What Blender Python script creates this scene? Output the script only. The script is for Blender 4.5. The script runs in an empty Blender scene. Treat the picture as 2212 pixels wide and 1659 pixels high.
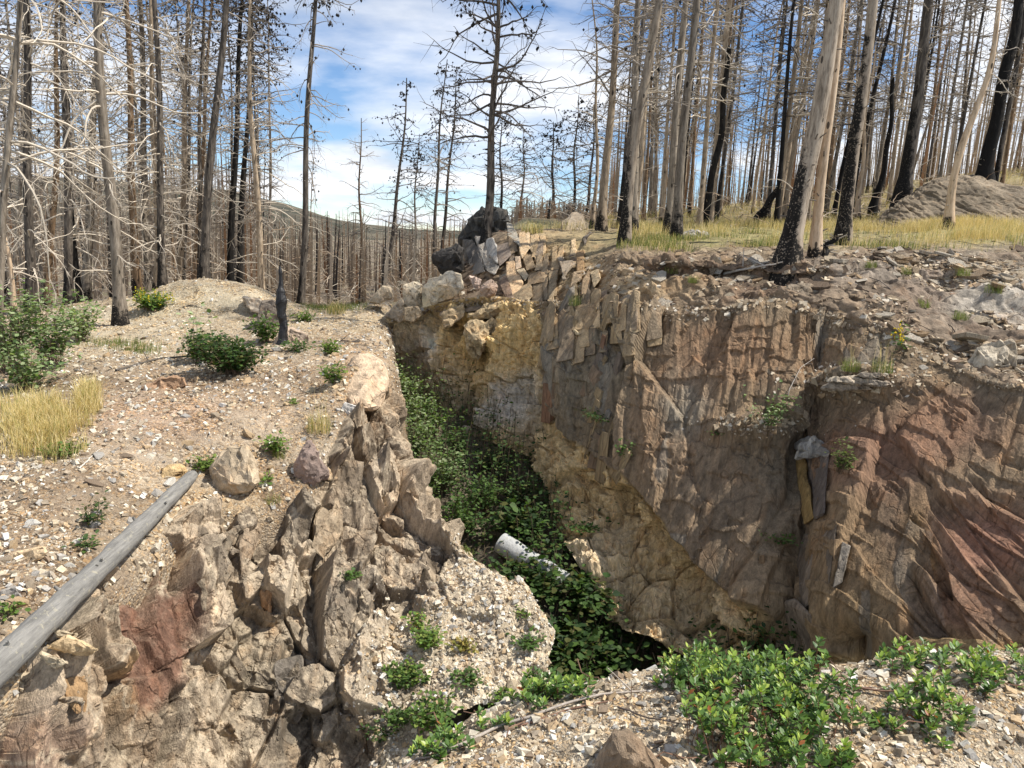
import bpy, bmesh, math
import numpy as np
from mathutils import Matrix, Vector

rng = np.random.default_rng(11)
sc = bpy.context.scene
COL = sc.collection

# ------------------------------------------------------------------ camera
CAM = np.array([0.0, 0.0, 1.65])
PITCH, ROLL = math.radians(11.0), math.radians(2.5)
FW = np.array([0, math.cos(PITCH), -math.sin(PITCH)])
R0_ = np.array([1.0, 0, 0]); U0_ = np.array([0, math.sin(PITCH), math.cos(PITCH)])
RT = math.cos(ROLL) * R0_ + math.sin(ROLL) * U0_
UP = math.cos(ROLL) * U0_ - math.sin(ROLL) * R0_
FPX = 1659.0


def P(x, y, d):
    """point seen at photo position x, y (2212 x 1659 scale) at distance d along the view axis"""
    x = np.asarray(x, float)[..., None]; y = np.asarray(y, float)[..., None]; d = np.asarray(d, float)[..., None]
    return CAM + d * (FW + RT * (x - 1106) / FPX - UP * (y - 829.5) / FPX)


def PIX(p):
    q = p - CAM
    d = q @ FW
    return 1106 + (q @ RT) / d * FPX, 829.5 - (q @ UP) / d * FPX, d


cam = bpy.data.cameras.new('camera')
cam.sensor_width = 36; cam.lens = 27.0; cam.clip_end = 20000; cam.clip_start = 0.05
cam_o = bpy.data.objects.new('camera', cam); COL.objects.link(cam_o)
M = Matrix.Identity(4)
for i in range(3):
    M[i][0], M[i][1], M[i][2], M[i][3] = RT[i], UP[i], -FW[i], CAM[i]
cam_o.matrix_world = M
sc.camera = cam_o

# ------------------------------------------------------------------ world, sun, exposure
SUN_AZ, SUN_EL = math.radians(95), math.radians(55)      # azimuth from +Y towards +X
w = bpy.data.worlds.new('World'); sc.world = w; w.use_nodes = True
nt = w.node_tree; nt.nodes.clear()


def N(nt, kind, **kw):
    n = nt.nodes.new(kind)
    for k, v in kw.items():
        if k == 'inp':
            for kk, vv in v.items():
                n.inputs[kk].default_value = vv
        else:
            setattr(n, k, v)
    return n


def L(nt, a, b):
    nt.links.new(a, b)


def ramp(nt, stops, interp='LINEAR'):
    n = nt.nodes.new('ShaderNodeValToRGB'); cr = n.color_ramp; cr.interpolation = interp
    while len(cr.elements) < len(stops):
        cr.elements.new(0.5)
    for e, (p, c) in zip(cr.elements, stops):
        e.position = p
        e.color = (c, c, c, 1) if np.isscalar(c) else (*c, 1)
    return n


def mathn(nt, op, a, b=None, c=None):
    n = nt.nodes.new('ShaderNodeMath'); n.operation = op
    for i, v in enumerate((a, b, c)):
        if v is None:
            continue
        if isinstance(v, (int, float)):
            n.inputs[i].default_value = v
        else:
            nt.links.new(v, n.inputs[i])
    return n.outputs[0]


def mixc(nt, fac, a, b, blend='MIX'):
    n = nt.nodes.new('ShaderNodeMix'); n.data_type = 'RGBA'; n.blend_type = blend
    for idx, v in ((0, fac), (6, a), (7, b)):
        if isinstance(v, (int, float)):
            n.inputs[idx].default_value = v
        elif isinstance(v, tuple):
            n.inputs[idx].default_value = (*v, 1)
        else:
            nt.links.new(v, n.inputs[idx])
    return n.outputs[2]


sky = N(nt, 'ShaderNodeTexSky', sky_type='NISHITA', sun_disc=False, sun_elevation=SUN_EL, sun_rotation=SUN_AZ,
        altitude=2400, air_density=1.0, dust_density=0.05, ozone_density=3.0)
tc = N(nt, 'ShaderNodeTexCoord')
sep = N(nt, 'ShaderNodeSeparateXYZ'); L(nt, tc.outputs['Generated'], sep.inputs[0])
zz = mathn(nt, 'ADD', mathn(nt, 'MAXIMUM', sep.outputs[2], 0.0), 0.16)
cx = mathn(nt, 'DIVIDE', sep.outputs[0], zz); cy = mathn(nt, 'DIVIDE', sep.outputs[1], zz)
cmb = N(nt, 'ShaderNodeCombineXYZ'); L(nt, cx, cmb.inputs[0]); L(nt, cy, cmb.inputs[1])
map1 = N(nt, 'ShaderNodeMapping', inp={'Location': (0.4, 1.3, 0), 'Scale': (1.0, 1.1, 1)}); L(nt, cmb.outputs[0], map1.inputs[0])
n1 = N(nt, 'ShaderNodeTexNoise', inp={'Scale': 0.62, 'Detail': 9.0, 'Roughness': 0.52, 'Distortion': 0.1}); L(nt, map1.outputs[0], n1.inputs['Vector'])
cf = ramp(nt, [(0.44, 0.0), (0.56, 1.0)]); L(nt, n1.outputs[0], cf.inputs[0])
n2 = N(nt, 'ShaderNodeTexNoise', inp={'Scale': 1.5, 'Detail': 7.0, 'Roughness': 0.6}); L(nt, map1.outputs[0], n2.inputs['Vector'])
cc = ramp(nt, [(0.33, (4.4, 4.7, 5.2)), (0.62, (7.0, 7.05, 7.2))]); L(nt, n2.outputs[0], cc.inputs[0])
cfac = mathn(nt, 'MULTIPLY', cf.outputs[0], 0.94)
hsv = N(nt, 'ShaderNodeHueSaturation', inp={'Saturation': 1.08, 'Value': 0.88}); L(nt, sky.outputs[0], hsv.inputs['Color'])
skyc = mixc(nt, cfac, hsv.outputs[0], cc.outputs[0])
bg = N(nt, 'ShaderNodeBackground', inp={'Strength': 0.1}); L(nt, skyc, bg.inputs[0])
wo = N(nt, 'ShaderNodeOutputWorld'); L(nt, bg.outputs[0], wo.inputs[0])

sd = np.array([math.sin(SUN_AZ) * math.cos(SUN_EL), math.cos(SUN_AZ) * math.cos(SUN_EL), math.sin(SUN_EL)])
sl = bpy.data.lights.new('sun', 'SUN'); sl.energy = 3.6; sl.angle = math.radians(0.6); sl.color = (1.0, 0.95, 0.87)
so = bpy.data.objects.new('sun', sl); COL.objects.link(so)
so.rotation_euler = Vector(sd).to_track_quat('Z', 'Y').to_euler(); so.location = (8, -4, 30)

vs = sc.view_settings
vs.view_transform = 'Standard'; vs.look = 'None'; vs.gamma = 1.0; vs.use_curve_mapping = False
vs.exposure = 0.85
sc.cycles.max_bounces = 5; sc.cycles.diffuse_bounces = 3; sc.cycles.transparent_max_bounces = 8

# ------------------------------------------------------------------ noise


def _h(ix, iy, iz, s):
    h = (ix.astype(np.uint32) * np.uint32(374761393) + iy.astype(np.uint32) * np.uint32(668265263)
         + iz.astype(np.uint32) * np.uint32(2147483647) + np.uint32((s * 974711 + 12345) & 0xffffffff))
    h = (h ^ (h >> np.uint32(13))) * np.uint32(1274126177)
    h = (h ^ (h >> np.uint32(16))) * np.uint32(2246822519)
    h = h ^ (h >> np.uint32(15))
    return h.astype(np.float32) / np.float32(4294967295.0)


def vnoise(p, s=0):
    p = np.asarray(p, np.float32)
    i = np.floor(p).astype(np.int64); f = p - i
    f = f * f * f * (f * (f * 6 - 15) + 10)
    r = 0
    for dx in (0, 1):
        wx = f[..., 0] if dx else 1 - f[..., 0]
        for dy in (0, 1):
            wy = f[..., 1] if dy else 1 - f[..., 1]
            for dz in (0, 1):
                wz = f[..., 2] if dz else 1 - f[..., 2]
                r = r + wx * wy * wz * _h(i[..., 0] + dx, i[..., 1] + dy, i[..., 2] + dz, s)
    return r * 2 - 1


def fbm(p, o=4, s=0, rough=0.5, ridged=False):
    a, t, r = 1.0, 0.0, 0
    for k in range(o):
        n = vnoise(p * (2.03 ** k) + 17.3 * k, s + k)
        if ridged:
            n = 1 - 2 * np.abs(n)
        r = r + a * n; t += a; a *= rough
    return r / t


def voro(p, s=0, second=False):
    """nearest cell: F1, F2, three random numbers of the cell, vector from its seed (and the same of the next cell)"""
    p = np.asarray(p, np.float32)
    i = np.floor(p).astype(np.int32)
    sh = p.shape[:-1]
    f1 = np.full(sh, 9e9, np.float32); f2 = f1.copy()
    c1 = np.zeros(sh + (3,), np.int32); c2 = c1.copy()
    for dx in (-1, 0, 1):
        for dy in (-1, 0, 1):
            for dz in (-1, 0, 1):
                c = i + np.array([dx, dy, dz], np.int32)
                d = 0
                for k in range(3):
                    d = d + (p[..., k] - c[..., k] - _h(c[..., 0], c[..., 1], c[..., 2], s + 31 * k)) ** 2
                m = d < f1; m2 = (~m) & (d < f2)
                if second:
                    c2[m] = c1[m]; c2[m2] = c[m2]
                f2 = np.where(m, f1, np.where(m2, d, f2)); f1 = np.where(m, d, f1)
                c1[m] = c[m]

    def info(c):
        h = np.stack([_h(c[..., 0], c[..., 1], c[..., 2], s + 31 * k) for k in range(3)], -1)
        return (h * 7919.13) % 1.0, p - c - h
    r, v = info(c1)
    if second:
        return np.sqrt(f1), np.sqrt(f2), r, v, *info(c2)
    return np.sqrt(f1), np.sqrt(f2), r, v


def cell_height(q, seed, tilt, size):
    """height field of tilted blocks; steps between neighbours are as narrow as the mesh can carry"""
    f1, f2, r, v, rb, vb = voro(q, seed, True)
    hh = lambda r, v: (r[..., 0] - 0.5) * 2 + tilt * ((r[..., 1] - 0.5) * v[..., 0] + (r[..., 2] - 0.5) * v[..., 1]) * 2.7
    wgt = 0.5 * (1 - smooth(f2 - f1, 0, min(0.9, max(0.022, 0.028 / size))))
    return hh(r, v) * (1 - wgt) + hh(rb, vb) * wgt, r, f2 - f1


def smooth(x, a, b):
    t = np.clip((x - a) / (b - a), 0, 1)
    return t * t * (3 - 2 * t)


# ------------------------------------------------------------------ mesh helpers
def mesh_arrays(name, V, polys, col=None, mat=None, smooth_shade=False):
    """polys: list of int arrays (n, k) of one size each"""
    V = np.asarray(V, np.float32).reshape(-1, 3)
    me = bpy.data.meshes.new(name)
    me.vertices.add(len(V)); me.vertices.foreach_set('co', V.ravel())
    polys = [np.asarray(p, np.int32) for p in polys if len(p)]
    loops = np.concatenate([p.ravel() for p in polys])
    sizes = np.concatenate([np.full(len(p), p.shape[1], np.int32) for p in polys])
    starts = np.concatenate([[0], np.cumsum(sizes)[:-1]]).astype(np.int32)
    me.loops.add(len(loops)); me.loops.foreach_set('vertex_index', loops)
    me.polygons.add(len(sizes)); me.polygons.foreach_set('loop_start', starts)
    try:
        me.polygons.foreach_set('loop_total', sizes)
    except Exception:
        pass
    if smooth_shade:
        me.polygons.foreach_set('use_smooth', np.ones(len(sizes), bool))
    else:
        me.polygons.foreach_set('use_smooth', np.zeros(len(sizes), bool))
    me.update(calc_edges=True)
    if col is not None:
        col = np.asarray(col, np.float32).reshape(-1, 3)
        ca = me.color_attributes.new('Col', 'FLOAT_COLOR', 'POINT')
        ca.data.foreach_set('color', np.concatenate([col, np.ones((len(col), 1), np.float32)], 1).ravel())
    if mat is not None:
        me.materials.append(mat)
    return me


def link(name, data, parent=None, label=None, cat=None, group=None, kind=None, loc=None):
    o = bpy.data.objects.new(name, data); COL.objects.link(o)
    if parent is not None:
        o.parent = parent
    if loc is not None:
        o.location = [float(v) for v in loc]
    for k, v in (('label', label), ('category', cat), ('group', group), ('kind', kind)):
        if v:
            o[k] = v
    return o


class Bag:
    """collects pieces of one mesh"""
    def __init__(self):
        self.V, self.C, self.Q, self.n = [], [], {}, 0

    def add(self, V, polys, col):
        V = np.asarray(V, np.float32).reshape(-1, 3)
        col = np.broadcast_to(np.asarray(col, np.float32), V.shape) if np.ndim(col) == 1 else np.asarray(col, np.float32).reshape(-1, 3)
        for p in polys:
            p = np.asarray(p)
            if len(p):
                self.Q.setdefault(p.shape[1], []).append(p + self.n)
        self.V.append(V); self.C.append(col); self.n += len(V)

    def mesh(self, name, mat, smooth_shade=False, origin=None):
        V = np.concatenate(self.V)
        if origin is not None:
            V = V - np.asarray(origin, np.float32)
        return mesh_arrays(name, V, [np.concatenate(q) for q in self.Q.values()], np.concatenate(self.C), mat, smooth_shade)


def catmull(G, n, axis):
    """resample control rows along an axis with a Catmull-Rom spline"""
    G = np.moveaxis(G, axis, 0)
    K = len(G)
    E = np.concatenate([(2 * G[0] - G[1])[None], G, (2 * G[-1] - G[-2])[None]])
    t = np.linspace(0, K - 1, n); i = np.minimum(t.astype(int), K - 2); f = (t - i).reshape((-1,) + (1,) * (G.ndim - 1))
    a, b, c, d = E[i], E[i + 1], E[i + 2], E[i + 3]
    r = 0.5 * (2 * b + (c - a) * f + (2 * a - 5 * b + 4 * c - d) * f ** 2 + (3 * b - a - 3 * c + d) * f ** 3)
    return np.moveaxis(r, 0, axis)


class Patch:
    def __init__(self, grid, nu, nv, flip=False):
        g = np.array(grid, float)
        self.S = catmull(catmull(g, nv, 0), nu, 1)                       # nv, nu, 3 smooth surface
        du = np.gradient(self.S, axis=1); dv = np.gradient(self.S, axis=0)
        n = np.cross(du, dv); n /= np.linalg.norm(n, axis=-1, keepdims=True) + 1e-9
        if flip:
            n = -n
        self.Nrm = n; self.V = self.S.copy()
        self.nu, self.nv = nu, nv
        self.U, self.Vv = np.meshgrid(np.linspace(0, 1, nu), np.linspace(0, 1, nv))
        self.px, self.py, self.d = PIX(self.S)
        self.col = np.ones_like(self.S) * 0.3

    def faces(self):
        i = np.arange(self.nv * self.nu).reshape(self.nv, self.nu)
        return np.stack([i[:-1, :-1], i[:-1, 1:], i[1:, 1:], i[1:, :-1]], -1).reshape(-1, 4)

    def refresh(self):
        """photo positions of the displaced surface"""
        self.px, self.py, self.d = PIX(self.V)

    def _near(self, x, y):
        q = (self.px[::2, ::2] - x) ** 2 + (self.py[::2, ::2] - y) ** 2
        m = q < 25
        return np.argmin(np.where(m, self.d[::2, ::2], 1e9)) if m.any() else np.argmin(q)

    def depth(self, x, y):
        return self.d[::2, ::2].ravel()[self._near(x, y)]

    def point(self, x, y):
        return self.V[::2, ::2].reshape(-1, 3)[self._near(x, y)]

    def build(self, name, mat, **kw):
        self.refresh()
        return link(name, mesh_arrays(name, self.V, [self.faces()], self.col, mat), **kw)

    def scatter(self, n, weight=None):
        """random points on the displaced surface: positions, normals, pixel x, y"""
        a = np.linalg.norm(np.cross(self.V[1:, :-1] - self.V[:-1, :-1], self.V[:-1, 1:] - self.V[:-1, :-1]), axis=-1)
        if weight is not None:
            a = a * weight[:-1, :-1]
        c = np.cumsum(a.ravel()); k = np.searchsorted(c, rng.random(n) * c[-1]); k = np.minimum(k, a.size - 1)
        i, j = np.divmod(k, self.nu - 1)
        f, g = rng.random((n, 1)), rng.random((n, 1))
        V = self.V
        p = (V[i, j] * (1 - f) + V[i + 1, j] * f) * (1 - g) + (V[i, j + 1] * (1 - f) + V[i + 1, j + 1] * f) * g
        return p, self.Nrm[i, j], self.px[i, j], self.py[i, j]


def blobs(px, py, base, lst, S, warp=30.0):
    """colour zones of the rock, edges broken up by noise"""
    wx = px + warp * fbm(S * 2.2, 3, 91); wy = py + warp * fbm(S * 2.2 + 9.1, 3, 77)
    c = np.broadcast_to(np.asarray(base, float), px.shape + (3,)).copy()
    for (x, y, rx, ry, col, amt) in lst:
        k = np.clip(1.5 * np.exp(-(((wx - x) / rx) ** 2 + ((wy - y) / ry) ** 2)), 0, 1)[..., None] * amt
        c = c * (1 - k) + np.asarray(col) * k
    return c


# ------------------------------------------------------------------ materials
def new_mat(name, rough=0.85, spec=0.25):
    m = bpy.data.materials.new(name); m.use_nodes = True
    t = m.node_tree; t.nodes.clear()
    b = t.nodes.new('ShaderNodeBsdfPrincipled'); b.inputs['Roughness'].default_value = rough
    b.inputs['Specular IOR Level'].default_value = spec
    o = t.nodes.new('ShaderNodeOutputMaterial'); t.links.new(b.outputs[0], o.inputs[0])
    return m, t, b, o


def rock_mat(name, scale=14.0, stretch=(1, 1, 1), bump=0.6, var=(0.62, 1.3), rough=0.85, speck=0.0, dist=0.02, crack=0.0):
    m, t, b, o = new_mat(name, rough)
    g = t.nodes.new('ShaderNodeTexCoord')
    mp = N(t, 'ShaderNodeMapping', inp={'Scale': stretch}); L(t, g.outputs['Object'], mp.inputs[0])
    a = N(t, 'ShaderNodeAttribute', attribute_name='Col')
    n1 = N(t, 'ShaderNodeTexNoise', inp={'Scale': scale, 'Detail': 5.0, 'Roughness': 0.7}); L(t, mp.outputs[0], n1.inputs['Vector'])
    r1 = ramp(t, [(0.3, var[0]), (0.7, var[1])]); L(t, n1.outputs[0], r1.inputs[0])
    n2 = N(t, 'ShaderNodeTexNoise', inp={'Scale': scale * 5.5, 'Detail': 4.0, 'Roughness': 0.7}); L(t, mp.outputs[0], n2.inputs['Vector'])
    r2 = ramp(t, [(0.3, 0.75), (0.7, 1.22)]); L(t, n2.outputs[0], r2.inputs[0])
    c = mixc(t, 1.0, a.outputs['Color'], r1.outputs[0], 'MULTIPLY')
    c = mixc(t, 1.0, c, r2.outputs[0], 'MULTIPLY')
    n3 = N(t, 'ShaderNodeTexNoise', inp={'Scale': scale * 0.35, 'Detail': 5.0, 'Roughness': 0.6}); L(t, mp.outputs[0], n3.inputs['Vector'])
    r3 = ramp(t, [(0.52, 0.0), (0.72, 0.4)]); L(t, n3.outputs[0], r3.inputs[0])
    c = mixc(t, r3.outputs[0], c, mixc(t, 1.0, c, (1.25, 0.95, 0.68), 'MULTIPLY'))
    if speck:
        v = N(t, 'ShaderNodeTexVoronoi', inp={'Scale': 95.0}); L(t, g.outputs['Object'], v.inputs['Vector'])
        hs = N(t, 'ShaderNodeSeparateColor'); L(t, v.outputs['Color'], hs.inputs[0])
        k = mathn(t, 'MULTIPLY', mathn(t, 'GREATER_THAN', hs.outputs[0], 1 - speck), 0.8)
        c = mixc(t, k, c, (0.62, 0.58, 0.52))
    h = mathn(t, 'ADD', n1.outputs[0], mathn(t, 'MULTIPLY', n2.outputs[0], 0.35))
    if crack:                                            # hairline joints too fine to build
        wv = mixc(t, 0.10, mp.outputs[0], n3.outputs['Color'], 'ADD')
        for sc_, k_ in ((crack, 0.3),):
            ve = N(t, 'ShaderNodeTexVoronoi', feature='DISTANCE_TO_EDGE', inp={'Scale': sc_}); L(t, wv, ve.inputs['Vector'])
            re_ = ramp(t, [(0.0, 1.0), (0.045, 0.0)]); L(t, ve.outputs['Distance'], re_.inputs[0])
            gate = mathn(t, 'MULTIPLY', re_.outputs[0], mathn(t, 'GREATER_THAN', n3.outputs[0], 0.52))
            c = mixc(t, mathn(t, 'MULTIPLY', gate, k_), c, mixc(t, 1.0, c, (0.25, 0.22, 0.2), 'MULTIPLY'))
            h = mathn(t, 'SUBTRACT', h, mathn(t, 'MULTIPLY', gate, 0.3))
    L(t, c, b.inputs['Base Color'])
    bp = N(t, 'ShaderNodeBump', inp={'Strength': bump, 'Distance': dist}); L(t, h, bp.inputs['Height'])
    L(t, bp.outputs[0], b.inputs['Normal'])
    return m


def gravel_mat(name, scale=55.0):
    """broken quartz and schist chips, too small to build"""
    m, t, b, o = new_mat(name, 0.9)
    g = t.nodes.new('ShaderNodeTexCoord')
    a = N(t, 'ShaderNodeAttribute', attribute_name='Col')
    wn = N(t, 'ShaderNodeTexNoise', inp={'Scale': scale * .6, 'Detail': 3.0}); L(t, g.outputs['Object'], wn.inputs['Vector'])
    vec = mixc(t, 0.03, g.outputs['Object'], wn.outputs['Color'], 'ADD')
    v = N(t, 'ShaderNodeTexVoronoi', inp={'Scale': scale, 'Randomness': 1.0}); L(t, vec, v.inputs['Vector'])
    hs = N(t, 'ShaderNodeSeparateColor'); L(t, v.outputs['Color'], hs.inputs[0])
    r = ramp(t, [(0.0, (0.35, 0.3, 0.26)), (0.25, (0.75, 0.66, 0.56)), (0.5, (1.0, 0.96, 0.9)), (0.7, (1.2, 0.97, 0.68)), (0.88, (1.3, 1.33, 1.35)), (1.0, (0.55, 0.5, 0.48))], 'CONSTANT')
    L(t, hs.outputs[0], r.inputs[0])
    n3 = N(t, 'ShaderNodeTexNoise', inp={'Scale': 6.0, 'Detail': 6.0, 'Roughness': 0.65}); L(t, g.outputs['Object'], n3.inputs['Vector'])
    r3 = ramp(t, [(0.3, 0.7), (0.7, 1.25)]); L(t, n3.outputs[0], r3.inputs[0])
    c = mixc(t, 1.0, a.outputs['Color'], r.outputs[0], 'MULTIPLY')
    c = mixc(t, 1.0, c, r3.outputs[0], 'MULTIPLY')
    nf = N(t, 'ShaderNodeTexNoise', inp={'Scale': 2.3, 'Detail': 7.0, 'Roughness': 0.7}); L(t, g.outputs['Object'], nf.inputs['Vector'])
    rf = ramp(t, [(0.42, 0.0), (0.62, 0.85)]); L(t, nf.outputs[0], rf.inputs[0])
    nd = N(t, 'ShaderNodeTexNoise', inp={'Scale': 160.0, 'Detail': 3.0}); L(t, g.outputs['Object'], nd.inputs['Vector'])
    rd = ramp(t, [(0.3, 0.7), (0.7, 1.2)]); L(t, nd.outputs[0], rd.inputs[0])
    c = mixc(t, rf.outputs[0], c, mixc(t, 1.0, a.outputs['Color'], rd.outputs[0], 'MULTIPLY'))
    L(t, c, b.inputs['Base Color'])
    v2 = N(t, 'ShaderNodeTexVoronoi', inp={'Scale': scale}); L(t, vec, v2.inputs['Vector'])
    h = mathn(t, 'SUBTRACT', mathn(t, 'MULTIPLY', hs.outputs[1], 0.8), v2.outputs['Distance'])
    bp = N(t, 'ShaderNodeBump', inp={'Strength': 0.9, 'Distance': 0.012}); L(t, h, bp.inputs['Height'])
    L(t, bp.outputs[0], b.inputs['Normal'])
    return m


def bark_mat(name, base, dark, pale, char=1.4, charside=0.35, rough=0.9):
    m, t, b, o = new_mat(name, rough, 0.15)
    g = t.nodes.new('ShaderNodeTexCoord'); oi = t.nodes.new('ShaderNodeObjectInfo')
    off = mathn(t, 'MULTIPLY', oi.outputs['Random'], 37.0)
    cb = N(t, 'ShaderNodeCombineXYZ'); L(t, off, cb.inputs[0]); L(t, off, cb.inputs[2])
    va = N(t, 'ShaderNodeVectorMath', operation='ADD'); L(t, g.outputs['Object'], va.inputs[0]); L(t, cb.outputs[0], va.inputs[1])
    mp = N(t, 'ShaderNodeMapping', inp={'Scale': (1, 1, 0.16)}); L(t, va.outputs[0], mp.inputs[0])
    n1 = N(t, 'ShaderNodeTexNoise', inp={'Scale': 26.0, 'Detail': 6.0, 'Roughness': 0.7}); L(t, mp.outputs[0], n1.inputs['Vector'])
    r1 = ramp(t, [(0.32, dark), (0.5, base), (0.68, pale)]); L(t, n1.outputs[0], r1.inputs[0])
    n2 = N(t, 'ShaderNodeTexNoise', inp={'Scale': 3.2, 'Detail': 6.0, 'Roughness': 0.75}); L(t, va.outputs[0], n2.inputs['Vector'])
    sp = N(t, 'ShaderNodeSeparateXYZ'); L(t, g.outputs['Object'], sp.inputs[0])
    # scorched foot with a ragged upper edge, and a scorched flank
    hz = mathn(t, 'DIVIDE', sp.outputs[2], -max(char, 0.01))
    k = mathn(t, 'ADD', mathn(t, 'MULTIPLY', n2.outputs[0], 2.6), hz)
    side = mathn(t, 'MULTIPLY', sp.outputs[0], -charside * 10)
    k = mathn(t, 'ADD', k, mathn(t, 'MINIMUM', mathn(t, 'MAXIMUM', side, -0.4), 0.5))
    kr = ramp(t, [(0.62, 0.0), (0.8, 1.0)]); L(t, mathn(t, 'MULTIPLY', k, 0.75), kr.inputs[0])
    n3 = N(t, 'ShaderNodeTexNoise', inp={'Scale': 40.0, 'Detail': 3.0}); L(t, va.outputs[0], n3.inputs['Vector'])
    kk = mathn(t, 'MULTIPLY', kr.outputs[0], mathn(t, 'GREATER_THAN', n3.outputs[0], 0.4))
    kk = mathn(t, 'ADD', mathn(t, 'MULTIPLY', kk, 0.6), mathn(t, 'MULTIPLY', kr.outputs[0], 0.38))
    c = mixc(t, kk, r1.outputs[0], (0.014, 0.013, 0.012))
    mk = N(t, 'ShaderNodeMapping', inp={'Scale': (1, 1, 0.45)}); L(t, va.outputs[0], mk.inputs[0])
    vk = N(t, 'ShaderNodeTexVoronoi', inp={'Scale': 6.5}); L(t, mk.outputs[0], vk.inputs['Vector'])
    c = mixc(t, mathn(t, 'MULTIPLY', mathn(t, 'LESS_THAN', vk.outputs['Distance'], 0.16), 0.85), c, (0.02, 0.017, 0.014))
    nm = N(t, 'ShaderNodeTexNoise', inp={'Scale': 9.0, 'Detail': 5.0, 'Roughness': 0.75}); L(t, mp.outputs[0], nm.inputs['Vector'])
    rm = ramp(t, [(0.5, 0.0), (0.66, 0.62)]); L(t, nm.outputs[0], rm.inputs[0])
    c = mixc(t, rm.outputs[0], c, mixc(t, 1.0, c, (0.28, 0.25, 0.22), 'MULTIPLY'))
    vv = N(t, 'ShaderNodeHueSaturation'); L(t, c, vv.inputs['Color'])
    L(t, mathn(t, 'ADD', mathn(t, 'MULTIPLY', oi.outputs['Random'], 0.5), 0.75), vv.inputs['Value'])
    L(t, vv.outputs[0], b.inputs['Base Color'])
    bp = N(t, 'ShaderNodeBump', inp={'Strength': 0.8, 'Distance': 0.012}); L(t, n1.outputs[0], bp.inputs['Height'])
    L(t, bp.outputs[0], b.inputs['Normal'])
    return m


def plain_mat(name, col, rough=0.85, var=0.3, scale=9.0, spec=0.2):
    m, t, b, o = new_mat(name, rough, spec)
    g = t.nodes.new('ShaderNodeTexCoord')
    n1 = N(t, 'ShaderNodeTexNoise', inp={'Scale': scale, 'Detail': 5.0}); L(t, g.outputs['Object'], n1.inputs['Vector'])
    r1 = ramp(t, [(0.3, 1 - var), (0.7, 1 + var)]); L(t, n1.outputs[0], r1.inputs[0])
    c = mixc(t, 1.0, col, r1.outputs[0], 'MULTIPLY'); L(t, c, b.inputs['Base Color'])
    return m


def leaf_mat(name, rough=0.45, spec=0.4, trans=0.3, tint=(1.3, 1.5, 0.6)):
    m, t, b, o = new_mat(name, rough, spec)
    a = N(t, 'ShaderNodeAttribute', attribute_name='Col')
    L(t, a.outputs['Color'], b.inputs['Base Color'])
    tr = t.nodes.new('ShaderNodeBsdfTranslucent')
    L(t, mixc(t, 1.0, a.outputs['Color'], tint, 'MULTIPLY'), tr.inputs[0])
    mx = N(t, 'ShaderNodeMixShader', inp={0: trans}); L(t, b.outputs[0], mx.inputs[1]); L(t, tr.outputs[0], mx.inputs[2])
    L(t, mx.outputs[0], o.inputs[0])
    return m


def attr_mat(name, rough=0.85, spec=0.2):
    m, t, b, o = new_mat(name, rough, spec)
    a = N(t, 'ShaderNodeAttribute', attribute_name='Col')
    g = t.nodes.new('ShaderNodeTexCoord')
    n1 = N(t, 'ShaderNodeTexNoise', inp={'Scale': 60.0, 'Detail': 4.0, 'Roughness': 0.7}); L(t, g.outputs['Object'], n1.inputs['Vector'])
    r1 = ramp(t, [(0.3, 0.7), (0.7, 1.3)]); L(t, n1.outputs[0], r1.inputs[0])
    L(t, mixc(t, 1.0, a.outputs['Color'], r1.outputs[0], 'MULTIPLY'), b.inputs['Base Color'])
    bp = N(t, 'ShaderNodeBump', inp={'Strength': 0.4, 'Distance': 0.006}); L(t, n1.outputs[0], bp.inputs['Height'])
    L(t, bp.outputs[0], b.inputs['Normal'])
    return m


M_SCHIST = rock_mat('schist', 9.0, (1.8, 1.8, 0.28), 1.0, (0.55, 1.4), dist=0.035, crack=3.2)
M_CLIFF = rock_mat('weathered_rock', 12.0, (1.2, 1.2, 0.6), 1.0, (0.5, 1.45), dist=0.035, crack=4.5)
M_OCHRE = rock_mat('ochre_rock', 10.0, (1, 1, 1), 1.0, (0.5, 1.45), dist=0.035, crack=4.5)
M_STONE = rock_mat('stone', 16.0, (1, 1, 1), 0.7, (0.65, 1.3), dist=0.02)
M_GRAVEL = gravel_mat('gravel_ground', 52.0)
M_GRAVELF = gravel_mat('gravel_ground_fine', 75.0)
M_CHIP = attr_mat('chips')
M_SOIL = rock_mat('soil', 10.0, (1, 1, 1), 0.8, (0.6, 1.35), dist=0.03)
M_LEAF = leaf_mat('leaf', 0.6, 0.2, 0.32)
M_GLOSSLEAF = leaf_mat('leathery_leaf', 0.42, 0.35, 0.2)
M_GRASS = leaf_mat('grass', 0.6, 0.2, 0.35, (1.15, 1.1, 0.8))
M_TWIG = attr_mat('dead_wood', 0.8)

# ------------------------------------------------------------------ the setting: terrain and rock walls
def rotm(ax, ay, az):
    return np.array(Matrix.Rotation(az, 3, 'Z') @ Matrix.Rotation(ay, 3, 'Y') @ Matrix.Rotation(ax, 3, 'X'))


def grid(rows):
    return np.array([[P(*c) if len(c) == 3 else np.array(c[:3], float) for c in r] for r in rows])


def facets(S, Rm, size, amp, seed, tilt=0.6, crack=0.25, crackw=0.09):
    """blocky breakage: each cell of the rock stands at its own height and tilt, joints between cells are cut back"""
    q = (S @ Rm) / np.asarray(size)
    q = q + 0.09 * np.stack([fbm(q * 1.3 + 5 * k, 2, seed + 50 + k) for k in range(3)], -1)
    h, r, fd_ = cell_height(q, seed, tilt, min(size))
    cr = 1 - smooth(fd_, 0, max(crackw, min(.5, .03 / min(size))))
    return amp * (h - crack * 3 * cr), r, cr


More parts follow.
